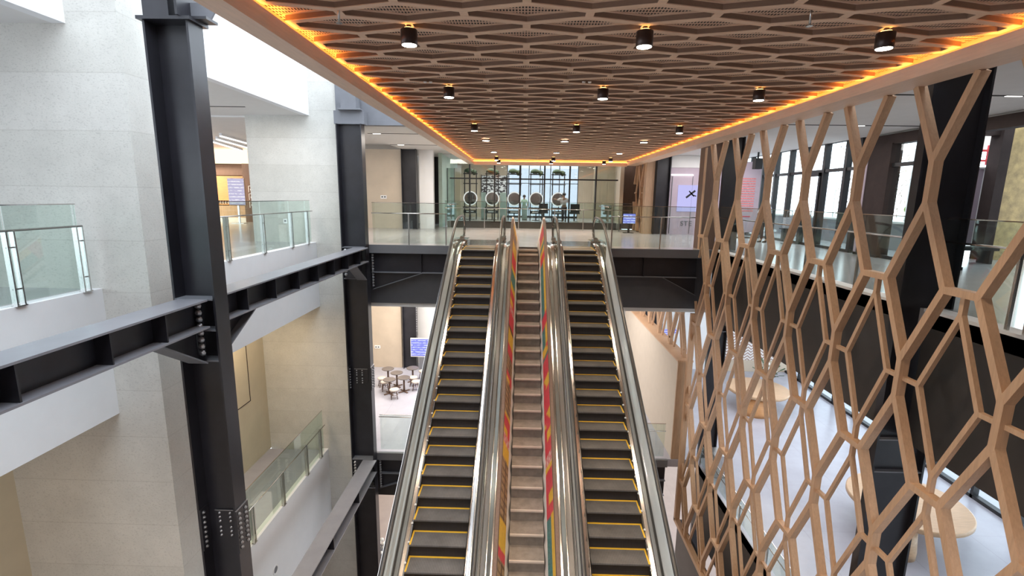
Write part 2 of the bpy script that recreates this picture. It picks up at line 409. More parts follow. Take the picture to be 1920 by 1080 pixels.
# right fascias
struct('trim', B().box(6.55, 6.8, -6, 7.96, -2.3, -.03).box(6.55, 6.8, 8.46, 17.1, -2.3, -.03), 'fascia_dark', 'dark fascia of the right upper floor behind the lattice', 'fascia')
struct('trim', B().box(6.5, 6.8, -6, 7.96, -.03, .02).box(6.5, 6.8, 8.46, 17.1, -.03, .02), 'soffit', 'pale edge strip of the right upper floor', 'slab edge')
struct('trim', B().box(6.55, 6.8, -6, 7.96, -10.3, LOW-.02).box(6.55, 6.8, 8.46, 17.0, -10.3, LOW-.02), 'fascia_dark', 'dark fascia of the right lower floor behind the lattice', 'fascia')
# far walls
struct('wall_back', B().box(-9.4, -6.25, 25.8, 26.1, 0, 4.0), 'beige', 'beige stone wall of the upper level left of the black column', 'wall')
struct('wall_back', B().box(-9.5, -6.72, 26.4, 26.7, LOW, -2.3), 'beige', 'beige stone wall of the lower hall behind the cafe tables', 'wall')
struct('wall_back', B().box(-5.45, -4.72, 25.9, 26.2, 0, 4.0), 'white', 'white wall strip of the upper level between dark columns', 'wall')
struct('wall_back', B().box(-6.8, 7.0, 27.2, 27.4, LOW, -2.3), 'soffit', 'pale rear wall of the lower hall behind the escalators', 'wall')
struct('wall_back', B().box(7.0, 16, 27.2, 27.4, LOW, -2.3), 'white', 'white rear wall of the lower hall behind the lattice', 'wall')
struct('wall_back', B().box(-12, 16, 33.7, 34, -15.5, LOW-.3), 'beige', 'beige rear wall at the foot of the atrium', 'wall')
struct('wall_back', B().box(-26, -14, 30.2, 30.5, 0, 4.3), 'brown', 'dark rear wall of the upper left shop', 'wall')
struct('wall_left', B().box(-26.3, -26, 17, 31, 0, 4.3), 'soffit', 'side wall of the upper left shop', 'wall')
struct('wall_right', B().box(17, 17.2, -6, 12, 0, 4.3), 'brown', 'brown side wall of the right upper floor', 'wall')
struct('wall_back', B().box(-14, -4.76, 31.0, 31.2, 0, 4.3), 'soffit', 'pale rear wall of the upper level beyond the dark columns', 'wall')
struct('wall_right', B().box(6.35, 6.5, 25.1, 34.3, 0, 3.77), 'darkwood', 'dark timber wall behind the upper lattice screen', 'wall')
struct('wall_back', B().box(5.4, 6.35, 28.2, 28.4, 0, 4.2), 'darkwood', 'dark timber wall right of the salon window', 'wall')
# header over the near right glazing
struct('trim', B().box(11.0, 11.3, 5, 16.9, 3.42, 3.72).box(11.1, 11.3, 5, 16.9, 3.72, 4.3, 1), ['brown', 'soffit'], 'brown header beam above the right glazing', 'beam')

# ================================================================== STEEL COLUMNS / BEAMS
def bolt_mesh(r=.022, h=.03, axis='Y'):
    return B().lathe((0, 0, 0), [(r*1.5, 0), (r*1.5, h*.35), (r, h*.36), (r, h), (r*.4, h*1.1)], 8, axis=axis)
BOLT = {a: bolt_mesh(axis=a).mesh('bolt', ['bolt']) for a in 'XY'}
def bolts(parent, off, pts, axis, sign=1, scale=1.):
    for p in pts:
        o = link('bolt', BOLT[axis], parent); o.location = Vector(p)-Vector(off); scale = scale*1.0
        o.scale = (scale*sign if axis == 'X' else scale, scale*sign if axis == 'Y' else scale, scale)
def h_column(name, x0, x1, y0, z0, z1, lab, dep=.32, web=.26, splice=None, joints=(), cap=True):
    r = thing(name, ((x0+x1)/2, y0+dep/2, z0), lab, 'column')
    ft = .035
    part('flange', B().box(x0, x0+ft, y0, y0+dep, z0, z1), 'steel', r)
    part('flange', B().box(x1-ft, x1, y0, y0+dep+.04, z0, z1), 'steel', r)
    part('web', B().box(x0+ft, x1-ft, y0+web, y0+web+.03, z0, z1), 'steel', r)
    for zj in joints:      # stiffener plates of a beam joint
        for k, zz in enumerate((zj-.06, zj-.60, zj-1.14)):
            part('stiffener_plate', B().box(x0+ft, x1-ft, y0-(.0 if k else .02), y0+web, zz-.025, zz), 'steelface', r, 'horizontal stiffener plate greyed for a lit top')  # plate of the black column, coloured grey for light on its top
        ep = part('end_plate', B().box(x0+.10, x0+.48, y0-.035, y0-.005, zj-1.14, zj-.07), 'steel', r)
        off = Vector(r.location)
        pts = [(x0+.14+.30*s, y0-.035, zj-.17-.118*k) for s in (0, 1) for k in range(8)]
        bolts(ep, off, pts, 'Y', -1, 1.7)
    if splice:
        for zs in splice:
            p1 = part('splice_plate', B().box(x0+.16, x1-.18, y0+web-.02, y0+web, zs-.52, zs), 'steel', r)
            off = Vector(r.location)
            bolts(p1, off, [(x0+.25+.2*s, y0+web-.02, zs-.06-.085*k-(.04 if k > 2 else 0)) for s in (0, 1) for k in range(6)], 'Y', -1, .8)
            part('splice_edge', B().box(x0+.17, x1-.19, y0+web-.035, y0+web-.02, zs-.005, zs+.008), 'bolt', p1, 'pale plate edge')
            p2 = part('splice_plate', B().box(x1, x1+.02, y0-.01, y0+dep+.05, zs-.72, zs+.14), 'steel', r)
            bolts(p2, off, [(x1+.02, y0+.07+.20*s, zs+.05-.098*k) for s in (0, 1) for k in range(8)], 'X', 1)
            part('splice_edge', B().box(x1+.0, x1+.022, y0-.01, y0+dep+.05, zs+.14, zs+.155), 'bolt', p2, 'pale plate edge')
            p3 = part('splice_plate', B().box(x0+ft, x0+ft+.02, y0+.0, y0+web-.02, zs-.70, zs+.14), 'steel', r)
            bolts(p3, off, [(x0+ft+.02, y0+.08, zs+.05-.1*k) for k in range(8)], 'X', 1)
    return r
c1 = h_column('steel_column', -5.89, -5.18, 8.0, -15.5, 4.28, 'near black steel column in front of the concrete pier', splice=(-4.17,), joints=(0., LOW))
part('cap_plate', B().box(-5.95, -5.12, 7.95, 8.42, 4.28, 4.33), 'steel', c1)
cb = part('bracket', B().box(-5.85, -5.45, 7.98, 8.35, 4.33, 5.0).box(-5.3, -5.26, 7.9, 8.5, 4.33, 5.0).box(-5.26, -4.95, 8.1, 8.4, 4.33, 4.37), 'steel', c1)
part('gusset', B().prism([(-5.26, 4.37), (-4.95, 4.37), (-4.8, 4.6), (-5.26, 4.6)], 'Y', 8.22, 8.26), 'steelface', cb)
c2 = h_column('steel_column', -6.22, -5.38, 17.0-.35, -15.5, 3.98, 'far black steel column between the pier and the upper floor railing', splice=(-4.5,), joints=(0., LOW))
part('bracket', B().box(-6.0, -5.5, 16.6, 17.0, 4.45, 4.9).box(-6.1, -5.35, 16.55, 17.1, 4.40, 4.45), 'steelface', c2)
part('head_plate', B().box(-6.3, -5.3, 16.75, 17.1, 3.98, 4.40), 'steelface', c2)
bx = B()
def right_col(x0, x1, y0, z0, z1, lab, lower=True, dp=.16):
    r = thing('steel_column', ((x0+x1)/2, y0+.3, z0), lab, 'column')
    part('flange', B().box(x0, x0+.035, y0, y0+dp, z0, z1), 'steel', r)
    part('flange', B().box(x1-.035, x1, y0, y0+dp, z0, z1), 'steel', r)
    part('web', B().box(x0+.035, x1-.035, y0+.1, y0+.13, z0, z1), 'steel', r)
    if lower:
        for zz in (-2.3, -2.9, -8.2, -8.8): part('stiffener_plate', B().box(x0+.035, x1-.035, y0+.01, y0+.1, zz-.02, zz), 'steelface', r)
    return r
# the lattice stands against these two columns
right_col(6.12, 7.0, 8.0, -15.5, 3.76, 'near black steel column close behind the timber lattice')
right_col(6.66, 7.3, 17.15, -15.5, 3.76, 'black steel column behind the far end of the timber lattice')
def box_col(x0, x1, y0, y1, z0, z1, lab):
    r = thing('steel_column', ((x0+x1)/2, (y0+y1)/2, z0), lab, 'column')
    part('flange', B().box(x0, x0+.03, y0, y1, z0, z1), 'steel', r); part('flange', B().box(x1-.03, x1, y0, y1, z0, z1), 'steel', r)
    part('web', B().box(x0+.03, x1-.03, (y0+y1)/2, (y0+y1)/2+.03, z0, z1), 'steel', r)
    return r
box_col(-6.25, -5.5, 25.4, 25.8, 0, 4.0, 'black column on the upper level beside the beige wall')
cl = box_col(-6.6, -5.86, 26.2, 26.6, LOW, -2.3, 'black column in the lower hall behind the wall screen')
pl = part('splice_plate', B().box(-5.86, -5.84, 26.2, 26.6, -6.0, -3.6), 'steel', cl)
bolts(pl, Vector(cl.location), [(-5.84, 26.25, -3.7-.13*k) for k in range(16)], 'X', 1, 1.3)
box_col(-5.5, -4.9, 30.2, 30.7, 0, 4.0, 'dark grey column beyond the white wall strip')
box_col(6.32, 6.98, 24.4, 24.8, 0, 3.76, 'black column on the upper level beside the mauve shopfront')
cq = box_col(6.56, 7.42, 25.8, 26.3, LOW+.18, -2.3, 'black column in the lower hall standing on a grey plinth')
part('plinth', B().box(6.36, 7.6, 24.9, 26.6, LOW, LOW+.5), 'steelface', cq, 'grey box plinth')

def i_beam(x0, x1, y0, y1, zt, zb, lab, stiff, haunch=(), scale=1.):
    r = thing('steel_beam', ((x0+x1)/2, y0, zb), lab, 'beam')
    xc = (x0+x1)/2
    part('top_flange', B().box(x0, x1, y0, y1, zt-.03, zt), 'steel_sheen_grey', r, 'top flange greyed for the daylight it reflects')
    part('bottom_flange', B().box(x0, x1, y0, y1, zb, zb+.03), 'steel_sheen_grey', r)
    part('web', B().box(xc-.012, xc+.012, y0, y1, zb+.03, zt-.03), 'steel', r)
    for y in stiff: part('stiffener', B().box(x0+.02, x1-.02, y-.012, y+.012, zb+.03, zt-.03), 'steel', r)
    for (ya, yb) in haunch:
        part('haunch', B().prism([(ya, zb), (yb, zb), (ya, zb-.62)], 'X', xc-.012, xc+.012), 'steel', r)
        part('haunch_flange', B().bar((xc, ya, zb-.62), (xc, yb, zb), .34, .025, (0, 0, 1)), 'steelface', r)
    return r
i_beam(-5.78, -5.28, -5.9, 7.96, -.06, -.55, 'black steel beam running from the near black column towards the viewer', [1.2, 2.4, 3.6, 4.8, 6.0, 7.0], [(7.94, 6.9)])
i_beam(-5.78, -5.28, 8.36, 16.6, -.06, -.55, 'black steel beam spanning between the two left columns', [9.2, 10.3, 11.4, 12.5, 13.6, 14.7, 15.8], [(8.4, 9.6), (16.58, 15.6)])
i_beam(-5.78, -5.28, -5.9, 7.96, LOW-.06, LOW-.55, 'lower black steel beam at the level of the lower hall near the viewer', [2, 4, 6], [(7.94, 6.9)])
i_beam(-5.78, -5.28, 8.36, 16.6, LOW-.06, LOW-.55, 'lower black steel beam spanning between the two left columns', [10.3, 12.5, 14.7], [(8.4, 9.6), (16.58, 15.6)])
def cross_beam(x0, x1, zt, zb, lab, hx0=None, hx1=None, stiff=()):
    r = thing('steel_beam', ((x0+x1)/2, 17.25, zb), lab, 'beam')
    part('web', B().box(x0, x1, 17.26, 17.29, zb, zt), 'steel', r)
    part('bottom_flange', B().box(x0, x1, 17.13, 17.41, zb-.03, zb), 'steelface', r, 'bottom flange greyed for a lit edge')  # grey on the black beam stands for light along the flange
    for x in stiff: part('stiffener', B().box(x-.012, x+.012, 17.14, 17.26, zb, zt), 'steel', r)
    if hx0 is not None:
        part('haunch', B().prism([(x0, zb-.03), (hx0, zb-.03), (x0, zb-.62)], 'Y', 17.26, 17.29), 'steel', r)
        part('haunch_flange', B().bar((x0, 17.27, zb-.64), (hx0, 17.27, zb-.04), .26, .02, (0, 0, 1)), 'steelface', r)
        ep = part('end_plate', B().box(x0-.02, x0+.02, 17.14, 17.4, zb-.64, zt), 'steel', r)
        bolts(ep, Vector(r.location), [(x0+.02, 17.18, zt-.08-.1*k) for k in range(13) if zt-.08-.1*k > zb-.6], 'X', 1, 1.7)
    if hx1 is not None:
        part('haunch', B().prism([(x1, zb-.03), (hx1, zb-.03), (x1, zb-.62)], 'Y', 17.26, 17.29), 'steel', r)
        part('haunch_flange', B().bar((x1, 17.27, zb-.64), (hx1, 17.27, zb-.04), .26, .02, (0, 0, 1)), 'steelface', r)
    return r
cross_beam(-5.36, 6.05, -.29, -.97, 'black beam carrying the far edge of the upper floor', -3.6, 4.9, (-3.6, .2, 4.2))
cross_beam(-5.36, 5.5, LOW-.29, LOW-.9, 'black beam carrying the far edge of the lower floor', -3.6, 4.4, (-3.4, .2, 4.1))
# round white emblem on the lower left fascia
e = thing('wall_roundel', (FX, 12.9, -9.44), 'small white round roundel on the lowest left fascia', 'emblem')
part('ring', B().lathe((FX, 12.9, -9.44), [(.15, 0), (.15, .02), (.11, .02), (.11, 0), (.15, 0)], 20, axis='X'), 'white_gloss', e)
part('disc', B().lathe((FX, 12.9, -9.44), [(.1, 0), (.1, .012)], 20, axis='X'), 'steelface', e)

# ================================================================== GLASS RAILINGS
def rail_run(name, p0, p1, zb, posts, lab, top=1.44, hand=1.09, lower=.05, thick=.012, glassm='glassgreen', twin=True, panes=None, group=None):
    p0 = Vector((*p0, zb)); p1 = Vector((*p1, zb)); d = (p1-p0); L = d.length; t = d.normalized(); n = Vector((-t.y, t.x, 0))
    r = thing(name, p0, lab, 'railing', group)
    cuts = sorted(set([0.]+[c for c in (panes or posts) if 0 < c < L]+[L]))
    for a, b in zip(cuts, cuts[1:]):
        if b-a < .05: continue
        q0 = p0+t*(a+.012); q1 = p0+t*(b-.012)
        m = B().hexa([q0-n*thick/2+Vector((0, 0, lower)), q1-n*thick/2+Vector((0, 0, lower)), q1+n*thick/2+Vector((0, 0, lower)), q0+n*thick/2+Vector((0, 0, lower)),
                      q0-n*thick/2+Vector((0, 0, top)), q1-n*thick/2+Vector((0, 0, top)), q1+n*thick/2+Vector((0, 0, top)), q0+n*thick/2+Vector((0, 0, top))])
        part('glass_pane', m, glassm, r)
    part('top_edge', B().bar(p0+Vector((0, 0, top+.006)), p1+Vector((0, 0, top+.006)), .02, .016), 'metal', r)
    h = n*.075
    part('handrail', B().tube([p0+h+Vector((0, 0, hand)), p1+h+Vector((0, 0, hand))], .016, 8), 'metal', r)
    for a in posts:
        q = p0+t*a+n*.05
        m = B()
        offs = (-.055, .055) if twin else (0.,)
        for o in offs:
            c = q+t*o
            m.bar(c, c+Vector((0, 0, hand+.01)), .022 if twin else .04, .075 if twin else .04, tuple(n))
        if twin:
            for zz in (.25, .85): m.bar(q-t*.07+Vector((0, 0, zz)), q+t*.07+Vector((0, 0, zz)), .02, .02)
            m.bar(q-t*.08+Vector((0, 0, .008)), q+t*.08+Vector((0, 0, .008)), .1, .016)
        part('post', m, 'metal_v', r)
    return r
rail_run('glass_railing', (-7.36, 8.0), (-7.36, -3), .04, [.06, 1.17, 2.6, 4.0, 5.4, 7, 9], 'glass railing on the near left gallery')
rail_run('glass_railing', (-7.36, 16.95), (-7.36, 9.65), .04, [.4, 1.56, 3.25, 4.95, 6.6], 'glass railing on the left gallery between the piers')
rail_run('glass_railing', (-7.36, 16.95), (-7.36, 9.65), LOW+.02, [.4, 1.56, 3.25, 4.95, 6.6], 'glass railing of the lower left gallery seen from above', top=1.66)
rail_run('glass_railing', (-2.68, 17.22), (-5.3, 17.22), 0, [.03, 1.33], 'glass railing left of the escalators at the upper floor edge', twin=False, glassm='glass')
rail_run('glass_railing', (5.85, 17.22), (3.0, 17.22), 0, [1.15, 2.82], 'glass railing right of the escalators at the upper floor edge', twin=False, glassm='glass')
rail_run('glass_railing', (-2.68, 19.6), (-2.68, 17.3), 0, [], 'short glass return beside the left escalator', twin=False, panes=[0, 2.3], glassm='glassgreen', hand=1.4)
rail_run('glass_railing', (3.0, 17.3), (3.0, 19.6), 0, [], 'short glass return beside the right escalator', twin=False, glassm='glass', panes=[0, 2.3], hand=1.4)
rail_run('glass_railing', (5.6, 26.3), (-4.2, 26.3), 0, [.6, 2.5, 4.0, 5.9, 7.7, 9.5], 'long glass railing in front of the salon window', twin=False, glassm='glass')
rail_run('glass_railing', (-2.7, 17.22), (-5.3, 17.22), LOW, [], 'glass railing left of the escalators on the lower floor', twin=False, glassm='glass', panes=[], hand=1.4)
rail_run('glass_railing', (5.4, 17.22), (3.0, 17.22), LOW, [], 'glass railing right of the escalators on the lower floor', twin=False, glassm='glass', panes=[], top=1.35, hand=1.1)
rail_run('glass_railing', (6.62, -3), (6.62, 6.5), .02, [9.4], 'near glass railing on the right upper floor behind the lattice', twin=False, glassm='glass')
rail_run('glass_railing', (6.62, 6.6), (6.62, 7.95), .02, [0.05], 'short glass railing beside the near black column on the right', twin=False, glassm='glass')
rail_run('glass_railing', (6.62, 8.5), (6.62, 17.0), .02, [1.3, 3.1, 4.9, 6.7], 'far glass railing on the right upper floor behind the lattice', twin=False, glassm='glass')
rail_run('glass_railing', (6.62, 8.5), (6.62, 16.8), LOW+.02, [1.5, 3.2, 4.9, 6.6, 8.2], 'glass railing on the right lower floor behind the lattice', twin=False, glassm='glass', top=.75, hand=.62)

# ================================================================== ESCALATORS
SL = math.tan(math.radians(30))
def zline(y, y0=8.053, z0=-4.872, flat=0.0, top=16.49):
    a = z0+SL*(y-y0); k = .18
    return flat-k*math.log(1+math.exp((flat-a)/k)) if (flat-a)/k < 30 else a
def ypath(y0, y1, h, hflat=None, n=56):
    out = []
    for i in range(n+1):
        y = y0+(y1-y0)*i/n; out.append((y, zline(y)+h))
    return out
def strip(mb, x0, x1, h0, h1, ya, yb, m=0):
    """longitudinal bar between x0..x1, heights h0..h1 over the step line"""
    n = 56; base = None
    for i in range(n+1):
        y = ya+(yb-ya)*i/n; z = zline(y)
        k = mb.add([(x0, y, z+h0), (x1, y, z+h0), (x1, y, z+h1), (x0, y, z+h1)])
        if base is not None:
            for q in range(4): mb.face((base+q, base+(q+1) % 4, k+(q+1) % 4, k+q), m)
        else: mb.face((k+3, k+2, k+1, k), m)
        base = k
    mb.face((base, base+1, base+2, base+3), m); return mb
YA = 3.4
def deck(x0, x1, prof, ya, yb):
    """folded sheet deck: prof = [(fraction across, height)]"""
    mb = B(); prev = None; n = 56; k = len(prof)
    for i in range(n+1):
        y = ya+(yb-ya)*i/n; z = zline(y)
        pts = [(x0+(x1-x0)*f_, y, z+h) for f_, h in prof]
        pts += [(x1, y, z+.03), (x0, y, z+.03)]
        b = mb.add(pts); m_ = len(pts)
        if prev is not None:
            for q in range(m_): mb.face((prev+q, prev+(q+1) % m_, b+(q+1) % m_, b+q), 0)
        else: mb.face([b+q for q in range(m_)], 0)
        prev = b
    mb.face([prev+q for q in range(m_)], 0); return mb
def balustrade(root, s, xe, dk, gl, od, studs):
    """s: +1 when the balustrade lies on the +X side of its steps; xe step edge; dk deck width; gl glass x; od outer deck end"""
    def X(a): return xe+s*a
    def st(a, b, h0, h1, y0=YA, y1=18.1): x0, x1 = sorted((X(a), X(b))); return strip(B(), x0, x1, h0, h1, y0, y1)
    g = abs(gl-xe)
    part('skirt', st(.004, .02, -.25, .14), 'metal_dk', root)
    part('skirt_brush', st(-.012, .006, .10, .125), 'black', root)
    part('inner_deck', deck(X(.02), X(dk), [(0, .11), (.03, .145), (.40, .16), (.44, .14), (.50, .14), (.54, .165), (1, .15)], YA, 18.1), 'metal', root, 'brushed steel inner deck')
    part('gasket', st(dk, g+.012, .10, .165), 'gasket', root)
    part('glass_panel', strip(B(), gl-.006, gl+.006, .15, .96, YA, 15.6), 'escglass', root)
    gm = strip(B(), gl-.006, gl+.006, .15, .96, 15.61, 17.9)
    z = zline(17.9)
    n = 10
    poly = [(17.9, z+.15)]+[(17.9+.62*math.sin(PI*i/n), z+.555-.405*math.cos(PI*i/n)) for i in range(n+1)]
    gm.prism(poly, 'X', gl-.006, gl+.006)
    part('glass_panel', gm, 'glass', root, 'clear curved end glass')
    # handrail : slope, plateau, newel loop
    path = [(gl, YA+(18.1-YA)*i/60, zline(YA+(18.1-YA)*i/60)+1.02) for i in range(61)]
    zc = zline(18.1)+.60; 
    path += [(gl, 18.1+.66*math.sin(PI*i/14), zc+.42*math.cos(PI*i/14)) for i in range(1, 13)]
    path += [(gl, 18.1, .2)]
    sec = [(-.045, -.012), (-.03, .014), (0, .02), (.03, .014), (.045, -.012), (.04, -.026), (-.04, -.026)]
    part('handrail', B().sweep(path, sec, smooth=True), 'rubber', root)
    part('handrail_guide', B().sweep([(a, b, c-.035) for a, b, c in path[:73]], [(-.018, -.02), (-.018, .008), (.018, .008), (.018, -.02)]), 'metal', root)
    part('newel_base', B().box(min(X(-.02), X(g+.1)), max(X(-.02), X(g+.1)), 17.5, 18.3, 0.005, .20).box(gl-.08, gl+.08, 18.0, 18.5, .005, .26), 'chrome', root, 'polished steel handrail inlet box')
    e0, e1 = g+.012, abs(od-xe)
    part('outer_deck', deck(X(e0), X(e1), [(0, .05), (.02, .13), (.12, .13), (.14, .09), (.17, .09), (.19, .125), (.46, .095), (.48, .07), (.53, .07), (.55, .10), (.80, .135), (.82, .09), (.86, .09), (.88, .14), (.98, .14), (1, .05)], YA, 18.0), 'metal', root, 'folded steel outer deck')
    part('outer_cladding', strip(B(), *sorted((X(e1-.015), X(e1))), -1.1, .10, YA, 17.0), 'metal_dk', root)
    if studs:
        src = None
        for k in range(34):
            y = 6.6+.31*k; z = zline(y)
            if src is None:
                src = part('skirt_glint', B().lathe((X(.018), y, z+.14), [(.024, 0), (.024, .01), (.016, .024), (.001, .03)], 10), 'white_gloss', root, 'small skirt stud, white for the glint on a screw')  # white stud stands for the glint off a skirt screw
                l0 = src.location.copy(); y00, z00 = y, z
            else:
                inst(src, root, l0+Vector((0, y-y00, z-z00)))
def escalator(name, lab, xl, xr, yk, zk, outer):
    root = thing(name, ((xl+xr)/2, yk, zk), lab, 'escalator', 'escalators')
    w = xr-xl-.016
    step = B().box(-w/2, w/2, -.41, 0, -.03, 0)
    n = 6                                    # curved riser
    pts = [(-.0+.02*math.sin(PI*i/n), .231*i/n-.002) for i in range(n+1)]
    for (ya, za), (yb, zb) in zip(pts, pts[1:]):
        step.quad((-w/2, ya, za), (w/2, ya, za), (w/2, yb, zb), (-w/2, yb, zb), 1)
    me = step.mesh('step', ['tread', 'riser'])
    sx = -1 if outer < 0 else 1
    ln = B().box(-w/2, w/2, -.042, -.001, .0005, .004)
    ln.box(*sorted((sx*w/2, sx*(w/2-.032))), -.40, -.042, .0005, .004)
    lm = ln.mesh('demarcation_line', ['yellow'])
    for k in range(-11, 24):
        z = zk+.2309*k; y = yk+.4*k
        if y > 17.5: break
        if z > 0: z = 0.0 - .002*(k % 2)
        nxt = zk+.2309*(k+1)
        if z > -.24:                      # levelling-out steps near the top: only the part of the riser that shows
            up = min(0.0, nxt)-z
            s2 = B().box(-w/2, w/2, -.41, 0, -.03, 0); s2.quad((-w/2, 0, 0), (w/2, 0, 0), (w/2, .004, max(up, .001)), (-w/2, .004, max(up, .001)), 1)
            o = link('step', s2.mesh('step', ['tread', 'riser']), root)
        else:
            o = link('step', me, root)
        o.location = Vector(((xl+xr)/2, y, z))-Vector(root.location)
        link('demarcation_line', lm, o)
    part('comb_plate', B().box(xl+.01, xr-.01, 17.45, 18.3, -.02, .006), 'metal_dk', root)
    part('landing_plate', B().box(xl-.2, xr+.2, 18.3, 19.6, .0, .008), 'metal_dk', root)
    part('truss', strip(B(), xl-.05, xr+.05, -1.1, -.45, YA, 17.0), 'black', root)
    return root
eL = escalator('escalator', 'left escalator, next to the far black column', -2.026, -.957, 8.053, -4.872, -1)
balustrade(eL, -1, -2.026, .185, -2.25, -2.50, True)
balustrade(eL, 1, -.957, .175, -.735, -.44, False)
eR = escalator('escalator', 'right escalator, next to the timber lattice', 1.314, 2.382, 8.253, -4.738, 1)
balustrade(eR, -1, 1.314, .175, 1.09, .76, False)
balustrade(eR, 1, 2.382, .185, 2.61, 2.88, True)
for o in (eL, eR): del o['group']

# ------------------------------------------------------------------ central stair with printed parapets
st = thing('staircase', (.155, 8.25, -4.74), 'narrow brown stair between the two escalators with patterned parapets', 'stairs')
xl, xr = -.165, .475
for k in range(-11, 22):
    y = 8.253+.4*k; z = -4.738+.2309*k
    if z > -.02: z = -.02
    s = part('step', B().box(xl, xr, y-.42, y, z-.05, z).box(xl, xr, y, y+.03, z-.05, min(0, z+.2309)-.012, 1), ['stair', 'stair_riser'], st)
    part('nosing', B().box(xl, xr, y-.425, y-.395, z-.03, z+.004), 'nosing', s, 'paler step nosing')
    if z >= -.02: break
part('stringer', strip(B(), xl, xr, -1.0, -.35, YA, 16.9), 'stair_riser', st)
ROWS_L = [(-9, 'ptan'), (7.38, 'ptan'), (7.60, 'red'), (7.75, 'pyel'), (8.20, 'ptan'), (9.02, 'ptan'), (9.25, 'pyel'), (9.55, 'ppink'), (9.74, 'red'), (10.12, 'pyel'), (10.2, 'ptan'), (10.95, 'red'),
          (11.2, 'ptan'), (11.65, 'red'), (11.95, 'pyel'), (12.4, 'pbrown'), (12.5, 'red'), (13.0, 'ppink'), (13.2, 'red'), (13.75, 'pyel'), (14.0, 'teal'), (14.5, 'pyel'), (14.7, 'red'), (15.25, 'pyel'), (15.8, 'ptan'), (16.4, 'pyel'), (17.0, 'ptan'), (17.4, 'pyel')]
ROWS_R = [(-9, 'ty'), (7.2, 'ty'), (8.3, 'red'), (9.1, 'pyel'), (9.2, 'ppink'), (9.4, 'red'), (10.0, 'leaf'), (10.3, 'red'), (10.9, 'leaf'), (11.15, 'red'), (11.65, 'teal'), (11.75, 'leaf'), (12.0, 'ty'), (12.6, 'red'), (13.0, 'ty'),
          (15.0, 'red'), (15.35, 'pyel'), (15.6, 'teal'), (15.8, 'pyel'), (16.0, 'red'), (16.9, 'ptan')]
PM = ['pwhite', 'red', 'pyel', 'teal', 'ptan', 'ppink', 'pbrown']
def parapet(name, xb, xt, xo, rows, side, lab):
    """inclined printed face from (xb, low) to (xt, top); solid back to xo"""
    NY, NT = 760, 14; y0, y1 = YA, 17.75
    def H(y):
        if y < 16.9: return .98
        u = (y-16.9)/(y1-16.9); return .12+.86*math.sqrt(max(0, 1-u*u))
    mb = B(); grid = []
    for i in range(NY+1):
        y = y0+(y1-y0)*i/NY; zb = zline(y)-.06; h = H(y)+.06; row = []
        for j in range(NT+1):
            t = j/NT; hh = h*t; f = hh/1.04
            row.append(mb.add([(xb+(xt-xb)*f, y, zb+hh)]))
        grid.append(row)
    def pat(y, t):
        if t < .38: return 0
        if t > .95: return 0
        yy = y+ (t-.6)*.5
        kind = rows[0][1]
        for a, kk in rows:
            if yy >= a: kind = kk
            else: break
        u = (t-.36)/.6
        if kind == 'ty':
            if abs(u-.6) < .05: return 0
            return 3 if u < .6 else 2
        if kind == 'leaf':
            return 2 if (math.sin(yy*9+u*4) > -.2) else 1
        if kind == 'ptan':
            return 6 if (math.sin(yy*46) > .72 or math.sin(u*20) > .9) else 4
        if kind == 'ppink':
            return 0 if (math.sin(yy*50)*math.sin(u*17) > .45) else 5
        # curved leaf edge between fields
        if kind == 'red' and (math.sin(yy*5.3)*.5+.5) > .93 and u > .3: return 2
        return PM.index(kind)
    for i in range(NY):
        y = y0+(y1-y0)*(i+.5)/NY
        for j in range(NT):
            mb.face((grid[i][j], grid[i][j+1], grid[i+1][j+1], grid[i+1][j]), pat(y, (j+.5)/NT), False)
    part('printed_face', mb, PM, st, lab)
    body = B(); prev = None
    for i in range(81):
        y = y0+(y1-y0)*i/80; zb = zline(y)-.06; h = H(y)+.06; f = h/1.04; xx = xb+(xt-xb)*f; zlo = zb-.3 if y < 16.9 else .004; zb = max(zb, .004) if y > 16.9 else zb
        e = .004*(1 if side > 0 else -1)
        k = body.add([(xb+e, y, zb), (xx+e, y, zb+h-.004), (xo, y, zb+h), (xo, y, zlo), (xb+e, y, zlo)])
        if prev is not None:
            for q in range(5): body.face((prev+q, prev+(q+1) % 5, k+(q+1) % 5, k+q), 0)
        else: body.face([k+q for q in range(5)], 0)
        prev = k
    body.face([prev+q for q in range(5)], 0)
    part('parapet', body, 'pwhite', st)
    cap = B(); pth = [((xt+xo)/2, y0+(y1-y0)*i/80, zline(y0+(y1-y0)*i/80)+H(y0+(y1-y0)*i/80)+.015) for i in range(81)]
    hw = abs(xt-xo)/2+.015
    cap.sweep(pth, [(-hw, -.02), (-hw*.7, .02), (hw*.7, .02), (hw, -.02)])
    part('parapet_cap', cap, 'darkwood', st, 'dark rounded cap rail')
parapet('l', -.165, -.355, -.415, ROWS_L, -1, 'inclined face with red yellow and tan print')
parapet('r', .475, .645, .705, ROWS_R, 1, 'inclined face with red, teal and yellow print')

